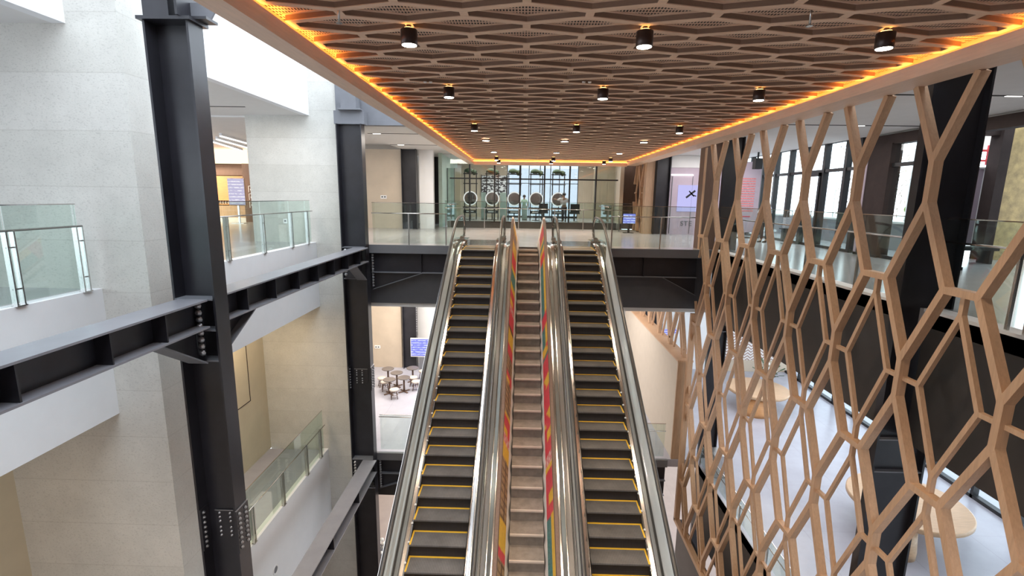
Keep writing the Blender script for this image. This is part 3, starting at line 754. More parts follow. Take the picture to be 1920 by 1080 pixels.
# ================================================================== TIMBER CANOPY
XA, XB, YN, YF = -2.77, 5.49, -1.5, 27.2
XC = 5.62
can = thing('timber_canopy', (1.4, 12, 3.42), 'long timber canopy ceiling with honeycomb ribs and amber edge glow', 'ceiling canopy')
part('rim', B().box(-3.05, -2.77, YN, YF+.2, 3.42, 3.58).box(-3.05, -2.92, YN, YF+.2, 3.58, 4.0).box(-2.785, -2.77, YN, YF+.2, 3.58, 3.615), 'rim', can)
part('rim', B().box(5.42, 5.98, YN, YF+.2, 3.42, 3.56).box(5.66, 5.98, YN, YF+.2, 3.56, 4.0).box(5.42, 5.435, YN, YF+.2, 3.56, 3.60), 'rim', can)
part('rim', B().box(-2.77, 5.42, YF+.05, YF+.2, 3.38, 4.0).box(-2.77, 5.42, YF-.08, YF+.05, 3.38, 3.56), 'rim', can)
part('backing', B().box(-3.0, 5.9, YN, YF+.2, 4.02, 4.1), 'darkwood', can)
GZ, DX, DY, JL = 3.66, 1.375, .787, .10
ribs = B(); steps = B()
def hexnet(mb, z, w, d):
    i = 0
    for r in range(-10, 29):
        for half in (0, 1):
            yc = 5.84+r*DY+half*DY/2
            if yc < YN or yc > YF: continue
            for c in range(-2, 8):
                xc = -.70-DX*1+c*DX-(DX/2 if half else 0)
                if XA-.01 <= xc <= XB+.01:
                    mb.bar((xc, yc-JL, z), (xc, yc+JL, z), w, d-.003, (0, 0, 1), ext=w*.3)
                # arms to the next half row
                for sx in (-1, 1):
                    x2 = xc+sx*DX/2; y2 = yc+DY/2-JL
                    if XA-.01 <= min(xc, x2) and max(xc, x2) <= XB+.01 and y2 < YF-.1:
                        mb.bar((xc, yc+JL, z), (x2, y2, z), w, d if sx > 0 else d-.0015, (0, 0, 1), ext=w*.3)
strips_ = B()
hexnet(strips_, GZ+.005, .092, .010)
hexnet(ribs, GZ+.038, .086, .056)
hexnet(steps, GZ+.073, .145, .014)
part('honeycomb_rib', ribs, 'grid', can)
part('lit_underside', strips_, 'oak_lit', can, 'rib underside paled for the light on it')  # pale layer under the ribs paints the light they catch from below
part('panel_frame', steps, 'oak_lit', can, 'paler oak panel frame')
part('perforated_panel', B().box(-2.91, 5.65, YN, YF, GZ+.08, GZ+.095), 'perf', can)
part('led_strip', B().box(-2.88, -2.80, YN+.2, YF-.1, 3.582, 3.592).box(5.45, 5.53, YN+.2, YF-.1, 3.562, 3.572).box(XA, XB, YF-.06, YF-.01, 3.562, 3.572), 'led', can, 'amber led strip')
# downlights
def make_down(x, y, lab):
    r = thing('ceiling_downlight', (x, y, 3.44), lab, 'light', 'cylinder downlights under the canopy')
    part('lamp_body', B().lathe((x, y, 3.44), [(.094, .0), (.098, .004), (.098, .165), (.09, .172), (0.001, .174)], 28), 'lampbody', r)
    part('lens', B().lathe((x, y, 3.44), [(.084, -.004), (.084, .002)], 24), 'lens', r)
    part('stem', B().lathe((x, y, 3.44), [(.03, .17), (.03, .215)], 12), 'lampbody', r)
    part('uplight_ring', B().lathe((x, y, 3.44), [(.06, .174), (.06, .186), (.035, .186), (.035, .174), (.06, .174)], 16), 'ring', r, 'amber glow ring')
    return r
rows = [('unseen added', 3.1), ('nearest', 6.2), ('second', 9.3), ('third', 13.85), ('fourth', 24.6), ('farthest', 26.6)]  # first row is out of view, added to bounce light onto the canopy
colsx = [('left', -1.39), ('middle', 1.36), ('right', 4.11)]
for rn, y in rows:
    for cn, x in colsx:
        d = make_down(x, y, f'cylinder downlight hanging from the canopy, {cn} one of the {rn} row')
        L = bpy.data.lights.new('downlight_spot', 'SPOT'); L.energy = 260; L.color = (1, .82, .62); L.spot_size = math.radians(95); L.spot_blend = .8; L.shadow_soft_size = .07
        lo = bpy.data.objects.new('downlight_spot', L); COL.objects.link(lo); lo.location = (x, y, 3.42)
for rn, y in (('nearer', 17.9), ('farther', 22.4)):
    for cn, x in colsx:
        r = thing('recessed_light', (x, y, 3.63), f'flush round ceiling light, {cn} one of the {rn} lit row', 'light', 'flush lights in the canopy')
        part('trim_ring', B().lathe((x, y, 3.62), [(.15, 0), (.15, .05), (.125, .05), (.125, 0), (.15, 0)], 24), 'lampbody', r)
        part('lens', B().lathe((x, y, 3.62), [(.125, .0), (.125, .012)], 24), 'lens', r)
        L = bpy.data.lights.new('flush_spot', 'SPOT'); L.energy = 240; L.color = (1, .82, .6); L.spot_size = math.radians(110); L.spot_blend = .8; L.shadow_soft_size = .1
        lo = bpy.data.objects.new('flush_spot', L); COL.objects.link(lo); lo.location = (x, y, 3.58)
for x, y, lab in ((-2.05, 5.75, 'small dark sprinkler head left of the nearest left downlight'), (3.0, 5.75, 'small dark sprinkler head left of the nearest right downlight')):
    r = thing('sprinkler_head', (x, y, 3.5), lab, 'sprinkler', 'sprinklers in the canopy')
    part('pipe', B().lathe((x, y, 3.5), [(.012, .05), (.012, .3)], 8), 'metal_v', r); part('deflector', B().lathe((x, y, 3.5), [(.012, .05), (.035, .035), (.035, .03)], 10), 'metal_v', r)

for x, y, lab in ((-1.73, 9.1, 'pair of tiny white sensors left of the second row left downlight'), (1.03, 9.0, 'pair of tiny white sensors left of the second row middle downlight')):
    r = thing('ceiling_sensor', (x, y, 3.65), lab, 'sensor', 'sensors in the canopy')
    part('eye', B().lathe((x-.05, y, 3.645), [(.028, .0), (.03, .02)], 12), 'white_gloss', r); part('eye', B().lathe((x+.05, y, 3.645), [(.028, .0), (.03, .02)], 12), 'white_gloss', r)
# ================================================================== TIMBER LATTICE SCREENS
PYL, Y0L, PZL = 1.665, 7.52, 3.0
def lattice(mb, x, w, d, sy, sz, hw, zmin, zmax, ymin, ymax, sh=.3):
    side = (1, 0, 0); seen = set()
    def seg(a, b):
        (ya, za), (yb, zb) = a, b
        if za > zb: (ya, za), (yb, zb) = (yb, zb), (ya, za)
        if zb <= zmin or za >= zmax: return
        if min(ya, yb) < ymin-.9 or max(ya, yb) > ymax+.9: return
        def clip(ya, za, yb, zb, lo, hi, k):
            A, Bq = [ya, za], [yb, zb]
            for P, Q in ((A, Bq), (Bq, A)):
                if P[k] < lo:
                    t = (lo-P[k])/(Q[k]-P[k]); P[0], P[1] = P[0]+(Q[0]-P[0])*t, P[1]+(Q[1]-P[1])*t
                elif P[k] > hi:
                    t = (hi-P[k])/(Q[k]-P[k]); P[0], P[1] = P[0]+(Q[0]-P[0])*t, P[1]+(Q[1]-P[1])*t
            return A[0], A[1], Bq[0], Bq[1]
        ya, za, yb, zb = clip(ya, za, yb, zb, zmin, zmax, 1)
        lo, hi = min(ya, yb), max(ya, yb)
        if hi <= ymin or lo >= ymax: return
        if abs(yb-ya) > 1e-6: ya, za, yb, zb = clip(ya, za, yb, zb, ymin, ymax, 0)
        if math.hypot(yb-ya, zb-za) < .04: return
        dd = d-.0015*(0 if abs(zb-za) < .01 else 1 if abs(yb-ya) < .01 else 2 if yb > ya else 3)
        mb.bar((x, ya, za), (x, yb, zb), w, dd, side)
        for yy, zz in ((ya, za), (yb, zb)):
            key = (round(yy, 2), round(zz, 2))
            if key not in seen and zmin+.03 < zz < zmax-.03:
                seen.add(key); mb.lathe((x-d/2-.0015, yy, zz), [(w*.52, 0), (w*.52, d+.003)], 16, axis='X')
    for n in range(-6, 18):
        for k in range(-6, 4):
            ys = Y0L+sy+n*PYL; zc = -1.0+sz+k*PZL
            seg((ys, zc-sh), (ys, zc+sh))
            yh = ys+PYL/2; zh = zc+PZL/2
            seg((yh-hw, zh), (yh+hw, zh))
            seg((ys, zc+sh), (yh-hw, zh)); seg((ys+PYL, zc+sh), (yh+hw, zh))
            seg((yh-hw, zh), (ys, zc+PZL-sh)); seg((yh+hw, zh), (ys+PYL, zc+PZL-sh))
    return mb
lat = thing('timber_lattice', (5.95, 10, -10.2), 'tall oak honeycomb lattice screen right of the escalators', 'screen')
part('front_lattice', lattice(B(), 5.955, .10, .14, 0, 0, .27, -10.1, 3.42, 3.2, 16.85), 'lattice', lat)
part('rear_lattice', lattice(B(), 5.985, .068, .075, PYL/2, PZL/2, .33, -10.1, .47, 3.2, 16.85), 'lattice', lat, 'thinner second honeycomb layer')
part('end_post', B().box(5.86, 6.04, 16.8, 16.95, -10.2, -2.2), 'lattice', lat)
part('bottom_rail', B().box(5.86, 6.04, 3.2, 16.95, -10.25, -10.1), 'lattice', lat)
struct('wall_right', B().box(6.04, 6.2, 3, 17, -15.5, -10.26), 'fascia_dark', 'dark wall below the timber lattice', 'wall')
lat2 = thing('timber_lattice', (5.95, 26, 0), 'oak lattice screen on the upper level beside the salon window', 'screen')
part('front_lattice', lattice(B(), 5.955, .10, .14, 0, 0, .27, 0.02, 3.40, 25.1, 27.4), 'lattice', lat2)
part('rear_lattice', lattice(B(), 5.985, .068, .075, PYL/2, PZL/2, .33, 0.02, 3.40, 25.1, 27.4), 'lattice', lat2)
lat3 = thing('timber_lattice', (5.9, 22, -4.0), 'oak lattice screen hanging above the timber-capped wall of the lower hall', 'screen')
part('front_lattice', lattice(B(), 5.955, .10, .14, 0, 0, .27, -4.0, -2.33, 17.5, 26.6), 'lattice', lat3)
part('rear_lattice', lattice(B(), 5.985, .068, .075, PYL/2, PZL/2, .33, -4.0, -2.33, 17.5, 26.6), 'lattice', lat3)
lw = thing('low_partition', (5.9, 22, LOW), 'solid partition with an oak end panel below the hanging lattice', 'partition')
part('panel', B().box(5.66, 6.14, 17.2, 26.6, LOW, -4.06), 'partition', lw)
part('end_panel', B().box(5.64, 6.16, 17.12, 17.2, LOW, -4.06), 'oakpanel', lw, 'oak end panel')
part('cap', B().box(5.62, 6.18, 17.12, 26.6, -4.06, -4.0), 'lattice', lw, 'oak cap rail')
# timber pillars
w1 = thing('timber_pillar', (6.2, 17.6, 0), 'dark timber pillar at the far end of the lattice', 'pillar')
part('shaft', B().box(6.1, 6.62, 17.3, 17.9, 0.0, 3.76), 'darkwood', w1)
part('edge_strip', B().box(6.08, 6.12, 17.28, 17.4, 0.0, 3.42), 'lattice', w1)
w2 = thing('timber_pillar', (6.05, 24.8, 0), 'pale oak pillar beside the black column on the upper level', 'pillar')
part('shaft', B().box(5.86, 6.27, 24.6, 25.0, 0, 3.6), 'oakpanel', w2); part('base', B().box(5.84, 6.29, 24.58, 25.02, 0, .06), 'oakpanel', w2)
w3 = thing('timber_pillar', (6.2, 26.8, LOW), 'pale oak pillar in the lower hall beside the plinth column', 'pillar')
part('shaft', B().box(6.2, 6.5, 26.7, 27.1, LOW, -2.3), 'oakpanel', w3); part('base', B().box(6.18, 6.52, 26.68, 27.12, LOW, LOW+.06), 'oakpanel', w3)

# ================================================================== FAR UPPER LEVEL : salon
sal = thing('salon_window', (.5, 27.5, 0), 'tall black-framed glass front of the salon behind the upper railing', 'shop window')
part('plinth', B().box(-4.1, 5.05, 27.42, 27.62, 0, .36), 'brown', sal, 'dark low plinth')
fr = B().box(-4.1, 5.05, 27.47, 27.55, 2.63, 2.70)
part('transom', fr, 'frame', sal)
mxs = [-3.01, -1.65, -.27, 1.07, 2.44, 3.86]
for x in mxs: part('mullion', B().box(x-.04, x+.04, 27.44, 27.58, .36, 4.0), 'frame', sal)
ed = [-4.1]+mxs+[5.0]
for a, b in zip(ed, ed[1:]): part('glass_pane', B().box(a+.03, b-.03, 27.50, 27.512, .36, 4.0), 'glasswin', sal)
struct('floor', B().box(-4.3, 5.4, 27.65, 34.3, -.2, .33), 'floor', 'raised floor inside the salon', 'floor')
struct('ceiling', B().box(-4.6, 5.4, 27.9, 34.3, 3.95, 4.15), 'soffit', 'ceiling inside the salon', 'ceiling')
struct('wall_left', B().box(-4.75, -4.55, 27.65, 34.3, .0, 4.0), 'mint', 'pale green side wall of the salon', 'wall')
struct('wall_right', B().box(5.2, 5.4, 27.65, 34.3, .0, 4.0), 'beige', 'beige side wall of the salon', 'wall')
struct('wall_back', B().box(-4.6, -1.2, 34.0, 34.3, .3, 4.0).box(3.6, 5.3, 34.0, 34.3, .3, 4.0), 'beige', 'beige rear wall of the salon', 'wall')
struct('wall_back', B().box(4.0, 5.2, 29.3, 29.4, .33, 4.0), 'tan', 'beige cross wall at the right end of the salon', 'wall')
wn = tag(link('window_1', None), 'bright gridded rear window of the salon', 'window', None, 'structure'); wn.location = (1.2, 34.1, .33)
part('frame', B().box(-1.2, 3.6, 34.05, 34.15, .33, .45).box(-1.2, 3.6, 34.05, 34.15, 2.85, 2.93).box(-1.2, 3.6, 34.05, 34.15, 2.6, 2.64).box(-1.2, 3.6, 34.05, 34.15, 3.9, 4.0), 'frame', wn)
for x in (-1.2, -.3, .25, 1.0, 1.7, 2.3, 3.0, 3.56): part('mullion', B().box(x, x+.05, 34.04, 34.16, .33, 4.0), 'frame', wn)
part('glass_pane', B().box(-1.2, 3.6, 34.09, 34.1, .33, 4.0), 'glassdim', wn)
for x0, x1, mt, lab in ((-4.5, -4.15, 'mint', 'pale green tall panel at the far left of the salon'), (-4.1, -3.75, 'tan', 'beige tall panel at the left of the salon')):
    p = thing('tall_panel', ((x0+x1)/2, 29.4, .33), lab, 'panel'); part('board', B().box(x0, x1, 29.35, 29.43, .33, 3.3), mt, p); part('edge', B().box(x0-.03, x0, 29.34, 29.44, .33, 3.3), 'frame', p)
for x0, x1, lab in ((-2.62, -2.28, 'mint glass divider between the first and second round mirrors'), (-1.48, -1.1, 'mint glass divider between the second and third round mirrors'), (-.05-.1, .17, 'narrow mint glass divider between the third and fourth round mirrors')):
    p = thing('screen_panel', ((x0+x1)/2, 30.2, .33), lab, 'divider', 'salon dividers'); part('board', B().box(x0, x1, 30.2, 30.24, .33, 1.95 if x0 < -.5 else 1.2), 'mint', p); part('foot', B().box(x0, x1, 30.12, 30.32, .33, .36), 'frame', p)
stations = [(-3.24, 'first from the left'), (-1.93, 'second from the left'), (-.61, 'third from the left, middle one'), (.70, 'fourth from the left'), (2.0, 'rightmost, behind the standing stylist')]
for x, nm in stations:
    s = thing('styling_station', (x, 30, .33), f'salon styling station with round mirror, {nm}', 'salon station', 'salon stations')
    part('panel', B().box(x-.38, x-.32, 29.98, 30.06, .33, 3.2).box(x+.32, x+.38, 29.98, 30.06, .33, 3.2), 'frame', s)
    part('upper_shelf', B().box(x-.42, x+.42, 29.95, 30.15, 3.0, 3.06).box(x-.42, x+.42, 29.95, 30.15, 2.43, 2.48), 'frame', s)
    part('trailing_plant', B().lathe((x-.1, 30.0, 3.07), [(.12, 0), (.3, .08), (.25, .2), (.12, .26), (.02, .28)], 9).lathe((x+.22, 30.0, 3.05), [(.06, -.1), (.16, .05), (.1, .18), (.02, .22)], 8), 'plant', s)
    m = part('mirror', B().lathe((x, 29.93, 1.59), [(.37, 0), (.37, .02)], 36, axis='Y'), 'mirror', s)
    part('frame', B().lathe((x, 29.92, 1.59), [(.36, 0.0), (.42, 0.0), (.42, .04), (.36, .04), (.36, 0)], 36, axis='Y'), 'mirrorlight', m, 'white mirror ring')
    part('counter', B().box(x-.42, x+.42, 29.6, 30.0, 1.0, 1.1), 'brown', s); dr = part('drawer', B().box(x-.38, x+.38, 29.66, 30.0, .72, .9), 'black', s)
    part('towel', B().box(x-.22, x+.22, 29.63, 29.66, .79, .85), 'white_gloss', dr, 'white items on the drawer')
    part('leg', B().box(x-.03, x+.03, 29.9, 30.0, .33, .75), 'frame', s); part('foot', B().box(x-.25, x+.25, 29.75, 30.05, .33, .36), 'frame', s)
def salon_chair(x, y, lab):
    r = thing('salon_chair', (x, y, .33), lab, 'chair', 'salon chairs')
    part('seat', B().box(x-.28, x+.28, y-.25, y+.25, .78, .9), 'black', r); part('backrest', B().box(x-.26, x+.26, y-.29, y-.2, .85, 1.35), 'black', r)
    part('armrest', B().box(x-.33, x-.28, y-.2, y+.2, .95, 1.05), 'black', r); part('armrest', B().box(x+.28, x+.33, y-.2, y+.2, .95, 1.05), 'black', r)
    part('pedestal', B().lathe((x, y, .33), [(.26, 0), (.26, .03), (.05, .05), (.05, .45)], 16), 'metal_v', r)
salon_chair(2.9, 29.0, 'black salon chair at the right of the standing stylist')
salon_chair(1.1, 29.2, 'black salon chair in front of the fourth mirror')
ap = thing('wall_art', (-2.0, 33.9, 1.9), 'black and white brush-pattern panel behind the left salon mirrors', 'wall art')
part('canvas', B().box(-2.9, -1.25, 33.9, 33.95, 1.75, 3.1), 'brushart', ap); part('frame', B().box(-2.95, -2.9, 33.88, 33.96, 1.7, 3.15).box(-1.25, -1.2, 33.88, 33.96, 1.7, 3.15), 'frame', ap)
# mauve shop front with poster and letters
ms = thing('mauve_shop_facade', (7.8, 24.6, 0), 'mauve shop front with backlit poster and grey letters', 'shop front')
part('panel', B().box(7.02, 9.7, 24.55, 24.75, 0, 3.2), 'mauve', ms); part('header', B().box(7.02, 9.7, 24.5, 24.8, 3.2, 3.76), 'soffit', ms)
ps = part('poster', B().box(7.42, 8.5, 24.52, 24.55, 1.12, 2.38), 'poster', ms, 'backlit lavender poster')
part('emblem', B().bar((7.82, 24.515, 1.78), (8.24, 24.515, 2.12), .09, .01, (0, 1, 0)).bar((7.95, 24.515, 2.1), (8.2, 24.515, 1.85), .06, .01, (0, 1, 0)).bar((8.1, 24.515, 1.92), (8.3, 24.515, 1.86), .05, .01, (0, 1, 0)), 'steel', ps, 'dark crossed emblem')
part('light_slot', B().box(7.05, 8.1, 24.52, 24.55, 2.83, 2.88), 'cool', ms)
part('door_edge', B().box(8.08, 8.1, 24.52, 24.55, 0.05, 2.8).box(7.1, 7.13, 24.52, 24.55, 0.05, 2.8), 'steelface', ms)
fc = bpy.data.curves.new('lettering', 'FONT'); fc.body = 'STE'; fc.size = .34; fc.extrude = .01; fc.space_character = 1.1
fc.materials.append(M['steelface'])
ftmp = bpy.data.objects.new('lettering_curve', fc); COL.objects.link(ftmp); bpy.context.view_layer.update()
fme = bpy.data.meshes.new_from_object(ftmp.evaluated_get(bpy.context.evaluated_depsgraph_get())); bpy.data.objects.remove(ftmp)
fo = link('lettering', fme, ms); fo.rotation_euler = (PI/2, 0, 0); fo.location = Vector((7.64, 24.53, .43))-Vector(ms.location); fo['label'] = 'grey letters STE'
sc1 = thing('display_screen', (5.0, 26.0, .3), 'small blue display screen on a stand in front of the lattice by the salon', 'screen')
part('display', B().box(4.95, 5.55, 25.0, 25.04, .48, .95), 'screen_s', sc1); part('bezel', B().box(4.93, 5.57, 25.04, 25.09, .46, .97), 'black', sc1); part('stand', B().box(5.2, 5.3, 25.05, 25.1, .0, .5).box(5.0, 5.5, 24.95, 25.25, 0, .02), 'black', sc1)
# ================================================================== LEFT shop
sh = thing('shop_counter', (-18, 30, 0), 'warm wooden shop interior behind the left gallery', 'shop interior')
part('wood_panel', B().box(-22, -15.6, 29.9, 30.1, 1.3, 2.7), 'orange_wood', sh); part('upper_frieze', B().box(-22, -15.6, 29.88, 30.1, 2.74, 3.36), 'darkwood', sh)
part('bottle_shelf', B().box(-22, -15.6, 29.6, 29.9, 1.0, 1.05).box(-22, -15.6, 29.6, 29.9, 1.25, 1.3), 'orange_wood', sh)
part('counter_front', B().box(-22, -15.6, 29.5, 29.7, .25, .95), 'oakpanel', sh); part('skirting', B().box(-22, -15.6, 29.45, 29.72, 0, .25), 'soffit', sh)
part('cove', B().box(-22, -14.5, 29.2, 30.0, 3.42, 4.2), 'warmcove', sh, 'glowing cream cove band')
jar = None
for k in range(18):
    x = -19.6+.16*k; lab = 'small cream jar on the shelf of the left shop'
    if jar is None:
        jar = tag(obj('jar', B().lathe((0, 0, 0), [(.05, 0), (.06, .1), (.04, .14), (.04, .17)], 10), 'soffit'), lab, 'jar', 'jars on the shop shelf'); jar.location = (x, 29.75, 1.05); o = jar
    else:
        o = jar.copy(); COL.objects.link(o); o.location = (x, 29.75, 1.05)
sg = thing('sign_board', (-16.2, 28, 0), 'pale lilac lit menu board standing in the left shop', 'sign')
part('board', B().box(-16.72, -15.82, 27.95, 28.0, 1.05, 2.5), 'sign', sg); part('frame', B().box(-16.76, -15.78, 28.0, 28.05, 1.0, 2.55), 'oakpanel', sg); part('post', B().box(-16.3, -16.2, 28.0, 28.05, 0, 1.0).box(-16.6, -15.9, 27.8, 28.2, 0, .02), 'metal_v', sg)
ar = thing('art_panel', (-15.3, 29.6, 0), 'dark wooden panel with white symbol squares right of the menu board', 'panel')
part('board', B().box(-16.6, -14.6, 29.3, 29.4, 0, 3.4), 'darkwood', ar)
for k in range(3): part('symbol', B().box(-16.3, -15.9, 29.28, 29.3, 2.1-.45*k, 2.13-.45*k).box(-16.3, -16.27, 29.28, 29.3, 1.75-.45*k, 2.13-.45*k).box(-15.93, -15.9, 29.28, 29.3, 1.75-.45*k, 2.13-.45*k).box(-16.2, -16.02, 29.28, 29.3, 1.86-.45*k, 1.96-.45*k), 'white_gloss', ar)
for k in range(3):
    t = thing('light_strip', (-13.5-.9*k, 24, 3.95), 'slanting white ceiling light strip in the left shop', 'light', 'ceiling light strips of the left shop')
    part('tube', B().bar((-12.2-.9*k, 20.2+1.2*k, 3.93), (-13.4-.9*k, 27.0, 3.93), .06, .04), 'cool', t); part('housing', B().bar((-12.2-.9*k, 20.2+1.2*k, 4.0), (-13.4-.9*k, 27.0, 4.0), .1, .1), 'white', t)
# ceiling slots with lit segment
def slot(x0, x1, y, z, lx, lab, along='X', w=.06):
    s = thing('ceiling_slot', ((x0+x1)/2, y, z-.02), lab, 'light')
    part('groove', B().box(x0, x1, y, y+w, z-.012, z-.001), 'black', s)
    part('lamp', B().box(lx, lx+.3, y+.005, y+w-.005, z-.02, z-.012), 'cool', s)
slot(-12, -8.3, 12.4, 4.3, -8.95, 'dark slot with a lit end in the near soffit of the left gallery')
slot(-12.5, -8.6, 15.6, 4.3, -10.4, 'dark slot with a lit piece in the far soffit of the left gallery')
slot(-6.0, -3.4, 19.3, 4.0, -5.8, 'nearer dark ceiling slot left of the canopy')
slot(-6.25, -2.9, 23.4, 4.0, -5.9, 'farther dark ceiling slot left of the canopy')
slot(6.5, 11.0, 10.3, 3.77, 9.3, 'nearer dark ceiling slot over the right upper floor')
slot(6.5, 11.0, 14.35, 3.77, 9.0, 'farther dark ceiling slot over the right upper floor')
slot(6.5, 11.0, 7.4, 3.77, 7.4, 'dark ceiling slot over the right upper floor near the black column')

# ================================================================== LOWER HALL LEFT : cafe tables
def cafe_table(x, y, lab, rad=.31):
    r = thing('cafe_table', (x, y, LOW), lab, 'table', 'round cafe tables in the lower hall')
    part('table_top', B().lathe((x, y, LOW), [(rad-.02, .70), (rad, .715), (rad, .74), (rad-.02, .75), (.001, .75)], 28), 'darktop', r)
    part('column', B().lathe((x, y, LOW), [(.05, .04), (.045, .70)], 12), 'darkwood', r)
    f = B()
    for k in range(4):
        a = PI/4+k*PI/2; f.bar((x, y, LOW+.03), (x+.3*math.cos(a), y+.3*math.sin(a), LOW+.02), .07, .04)
    part('foot', f, 'darkwood', r)
def stool(x, y, lab, rot=0):
    r = thing('cafe_stool', (x, y, LOW), lab, 'stool', 'cafe stools in the lower hall')
    m = B().lathe((x, y, LOW), [(.2, .40), (.22, .42), (.22, .46), (.2, .48), (.001, .485)], 20); part('seat', m, 'seatpad', r)
    for k in range(4):
        a = PI/4+k*PI/2+rot
        part('leg', B().tube([(x+.13*math.cos(a), y+.13*math.sin(a), LOW+.41), (x+.21*math.cos(a), y+.21*math.sin(a), LOW)], .018, 8), 'darkwood', r)
    ring = [(x+.165*math.cos(2*PI*k/12), y+.165*math.sin(2*PI*k/12), LOW+.2) for k in range(13)]
    part('ring', B().tube(ring, .01, 6), 'darkwood', r)
for (x, y, l) in ((-6.9, 24.15, 'round dark cafe table nearest the beige wall'), (-5.66, 24.35, 'round cafe table in front of the black column'), (-5.78, 22.95, 'round cafe table in the middle of the cafe group'), (-6.42, 22.65, 'round cafe table at the front left of the cafe group'), (-6.3, 23.6, 'round cafe table at the centre back of the cafe group')):
    cafe_table(x, y, l)
for (x, y, l) in ((-6.05, 22.1, 'pale-topped stool at the very front of the cafe group'), (-5.25, 23.2, 'pale-topped stool right of the middle cafe table'), (-5.2, 24.7, 'pale-topped stool nearest the wall screen'), (-5.5, 23.75, 'pale-topped stool between the middle table and the black column'), (-7.05, 23.55, 'pale-topped stool at the left end of the cafe group'), (-6.75, 23.05, 'pale-topped stool left of the front left table')):
    stool(x, y, l, random.random())
ts = thing('wall_screen', (-5.7, 26.1, -6.6), 'blue menu screen on a stand behind the cafe tables', 'screen')
part('display', B().box(-6.1, -4.9, 25.98, 26.0, -7.0, -6.05), 'screen', ts); part('bezel', B().box(-6.13, -4.87, 26.0, 26.06, -7.06, -6.0), 'white_gloss', ts); part('stand', B().box(-5.65, -5.0, 25.95, 26.15, LOW, -7.06), 'steelface', ts)
so = thing('wall_socket', (-8.1, 26.38, -6.6), 'white double socket plate on the beige wall of the lower hall', 'socket')
part('plate', B().box(-8.25, -7.93, 26.37, 26.4, -6.75, -6.58), 'white_gloss', so); part('outlet', B().box(-8.2, -8.12, 26.36, 26.37, -6.69, -6.64), 'black', so); part('outlet', B().box(-8.06, -7.98, 26.36, 26.37, -6.69, -6.64), 'black', so)
so = thing('wall_socket', (-7.2, 25.78, 1.65), 'white double socket plate on the beige wall of the upper level', 'socket')
part('plate', B().box(-7.45, -7.13, 25.77, 25.8, 1.52, 1.69), 'white_gloss', so); part('outlet', B().box(-7.4, -7.32, 25.76, 25.77, 1.58, 1.64), 'black', so); part('outlet', B().box(-7.26, -7.18, 25.76, 25.77, 1.58, 1.64), 'black', so)
so = thing('wall_socket', (-8.35, 17.18, .75), 'small white socket plate low on the far concrete pier', 'socket')
part('plate', B().box(-8.42, -8.28, 17.185, 17.2, .68, .84), 'white_gloss', so); part('outlet', B().box(-8.38, -8.32, 17.18, 17.185, .74, .79), 'steelface', so)
# flowers at the very bottom
fl = thing('flower_tub', (-6.7, 20.8, -15.5), 'tub of pale flowers on the brown floor at the foot of the atrium', 'plant')
part('tub', B().lathe((-6.7, 20.8, -15.5), [(.3, 0), (.38, .5), (.36, .5), (.3, .42)], 18), 'steelface', fl)
fb = B(); random.seed(3)
for k in range(26):
    a = random.random()*6.28; r_ = random.random()*.4; fb.lathe((-6.7+r_*math.cos(a), 20.8+r_*math.sin(a), -15.0+random.random()*.4), [(.02, 0), (.09, .04), (.07, .1), (.01, .12)], 7)
part('blossom', fb, 'petal', fl)

# ================================================================== LOWER HALL RIGHT
def big_table(x, y, rad, zt, lab, peds):
    r = thing('round_table', (x, y, LOW), lab, 'table', 'big round oak tables')
    part('table_top', B().lathe((x, y, zt), [(rad-.05, -.16), (rad, -.12), (rad, -.02), (rad-.03, 0), (.001, 0)], 48), 'tablewood', r)
    for px_, py_, pr in peds:
        part('pedestal', B().lathe((px_, py_, LOW), [(pr, 0), (pr*1.02, .2), (pr*.86, zt-LOW-.16)], 28), 'orange_wood' if pr > .5 else 'tablewood', r)
    return r
big_table(11.35, 13.35, 1.5, -6.85, 'large round oak table beside the near black column in the lower hall', [(10.55, 12.35, .34), (12.3, 13.9, .34)])
big_table(11.0, 22.0, 1.35, -6.85, 'round oak table with flowers in front of the woven wall', [(10.7, 21.4, .62)])
vs = thing('flower_vase', (11.6, 22.4, -6.85), 'vase of white flowers and green leaves on the far round table', 'flowers')
part('vase', B().lathe((11.6, 22.4, -6.85), [(.1, 0), (.15, .1), (.12, .22), (.15, .3)], 16), 'white_gloss', vs)
lf = B(); pf = B()
for k in range(40):
    a = random.random()*6.28; h = .25+random.random()*.75; r_ = .1+random.random()*.42
    p0 = Vector((11.6, 22.4, -6.6)); p1 = Vector((11.6+r_*math.cos(a), 22.4+r_*math.sin(a), -6.75+h))
    lf.bar(p0, p1, .02, .012); lf.bar(p1, p1+(p1-p0)*.4+Vector((0, 0, -.08)), .09, .01)
    if k % 3 == 0: pf.lathe(p1+Vector((0, 0, .02)), [(.02, 0), (.09, .05), (.07, .12), (.01, .13)], 8)
part('leaf', lf, 'plant', vs); part('blossom', pf, 'petal', vs)
wv = thing('woven_panel', (13, 27, LOW), 'white and brown woven chevron wall panel in the lower hall', 'wall panel')
part('weave', B().box(11.2, 15.2, 27.05, 27.15, -7.2, -3.2), 'weave', wv); part('base', B().box(11.2, 15.2, 27.0, 27.15, LOW, -7.2), 'beige', wv)
bs = thing('blue_sign', (8.2, 26.9, -5.5), 'small blue and white sign on the rear wall beyond the hanging lattice', 'sign')
part('board', B().box(7.9, 8.8, 27.12, 27.18, -6.0, -5.2), 'white_gloss', bs); part('graphic', B().box(8.0, 8.3, 27.1, 27.12, -5.9, -5.5).lathe((8.55, 27.1, -5.6), [(.15, 0), (.15, .02)], 16, axis='Y'), 'screen_s', bs)
mt = thing('floor_tub', (7.0, 16.2, LOW), 'grey stainless planter box at the end of the lower right railing', 'planter')
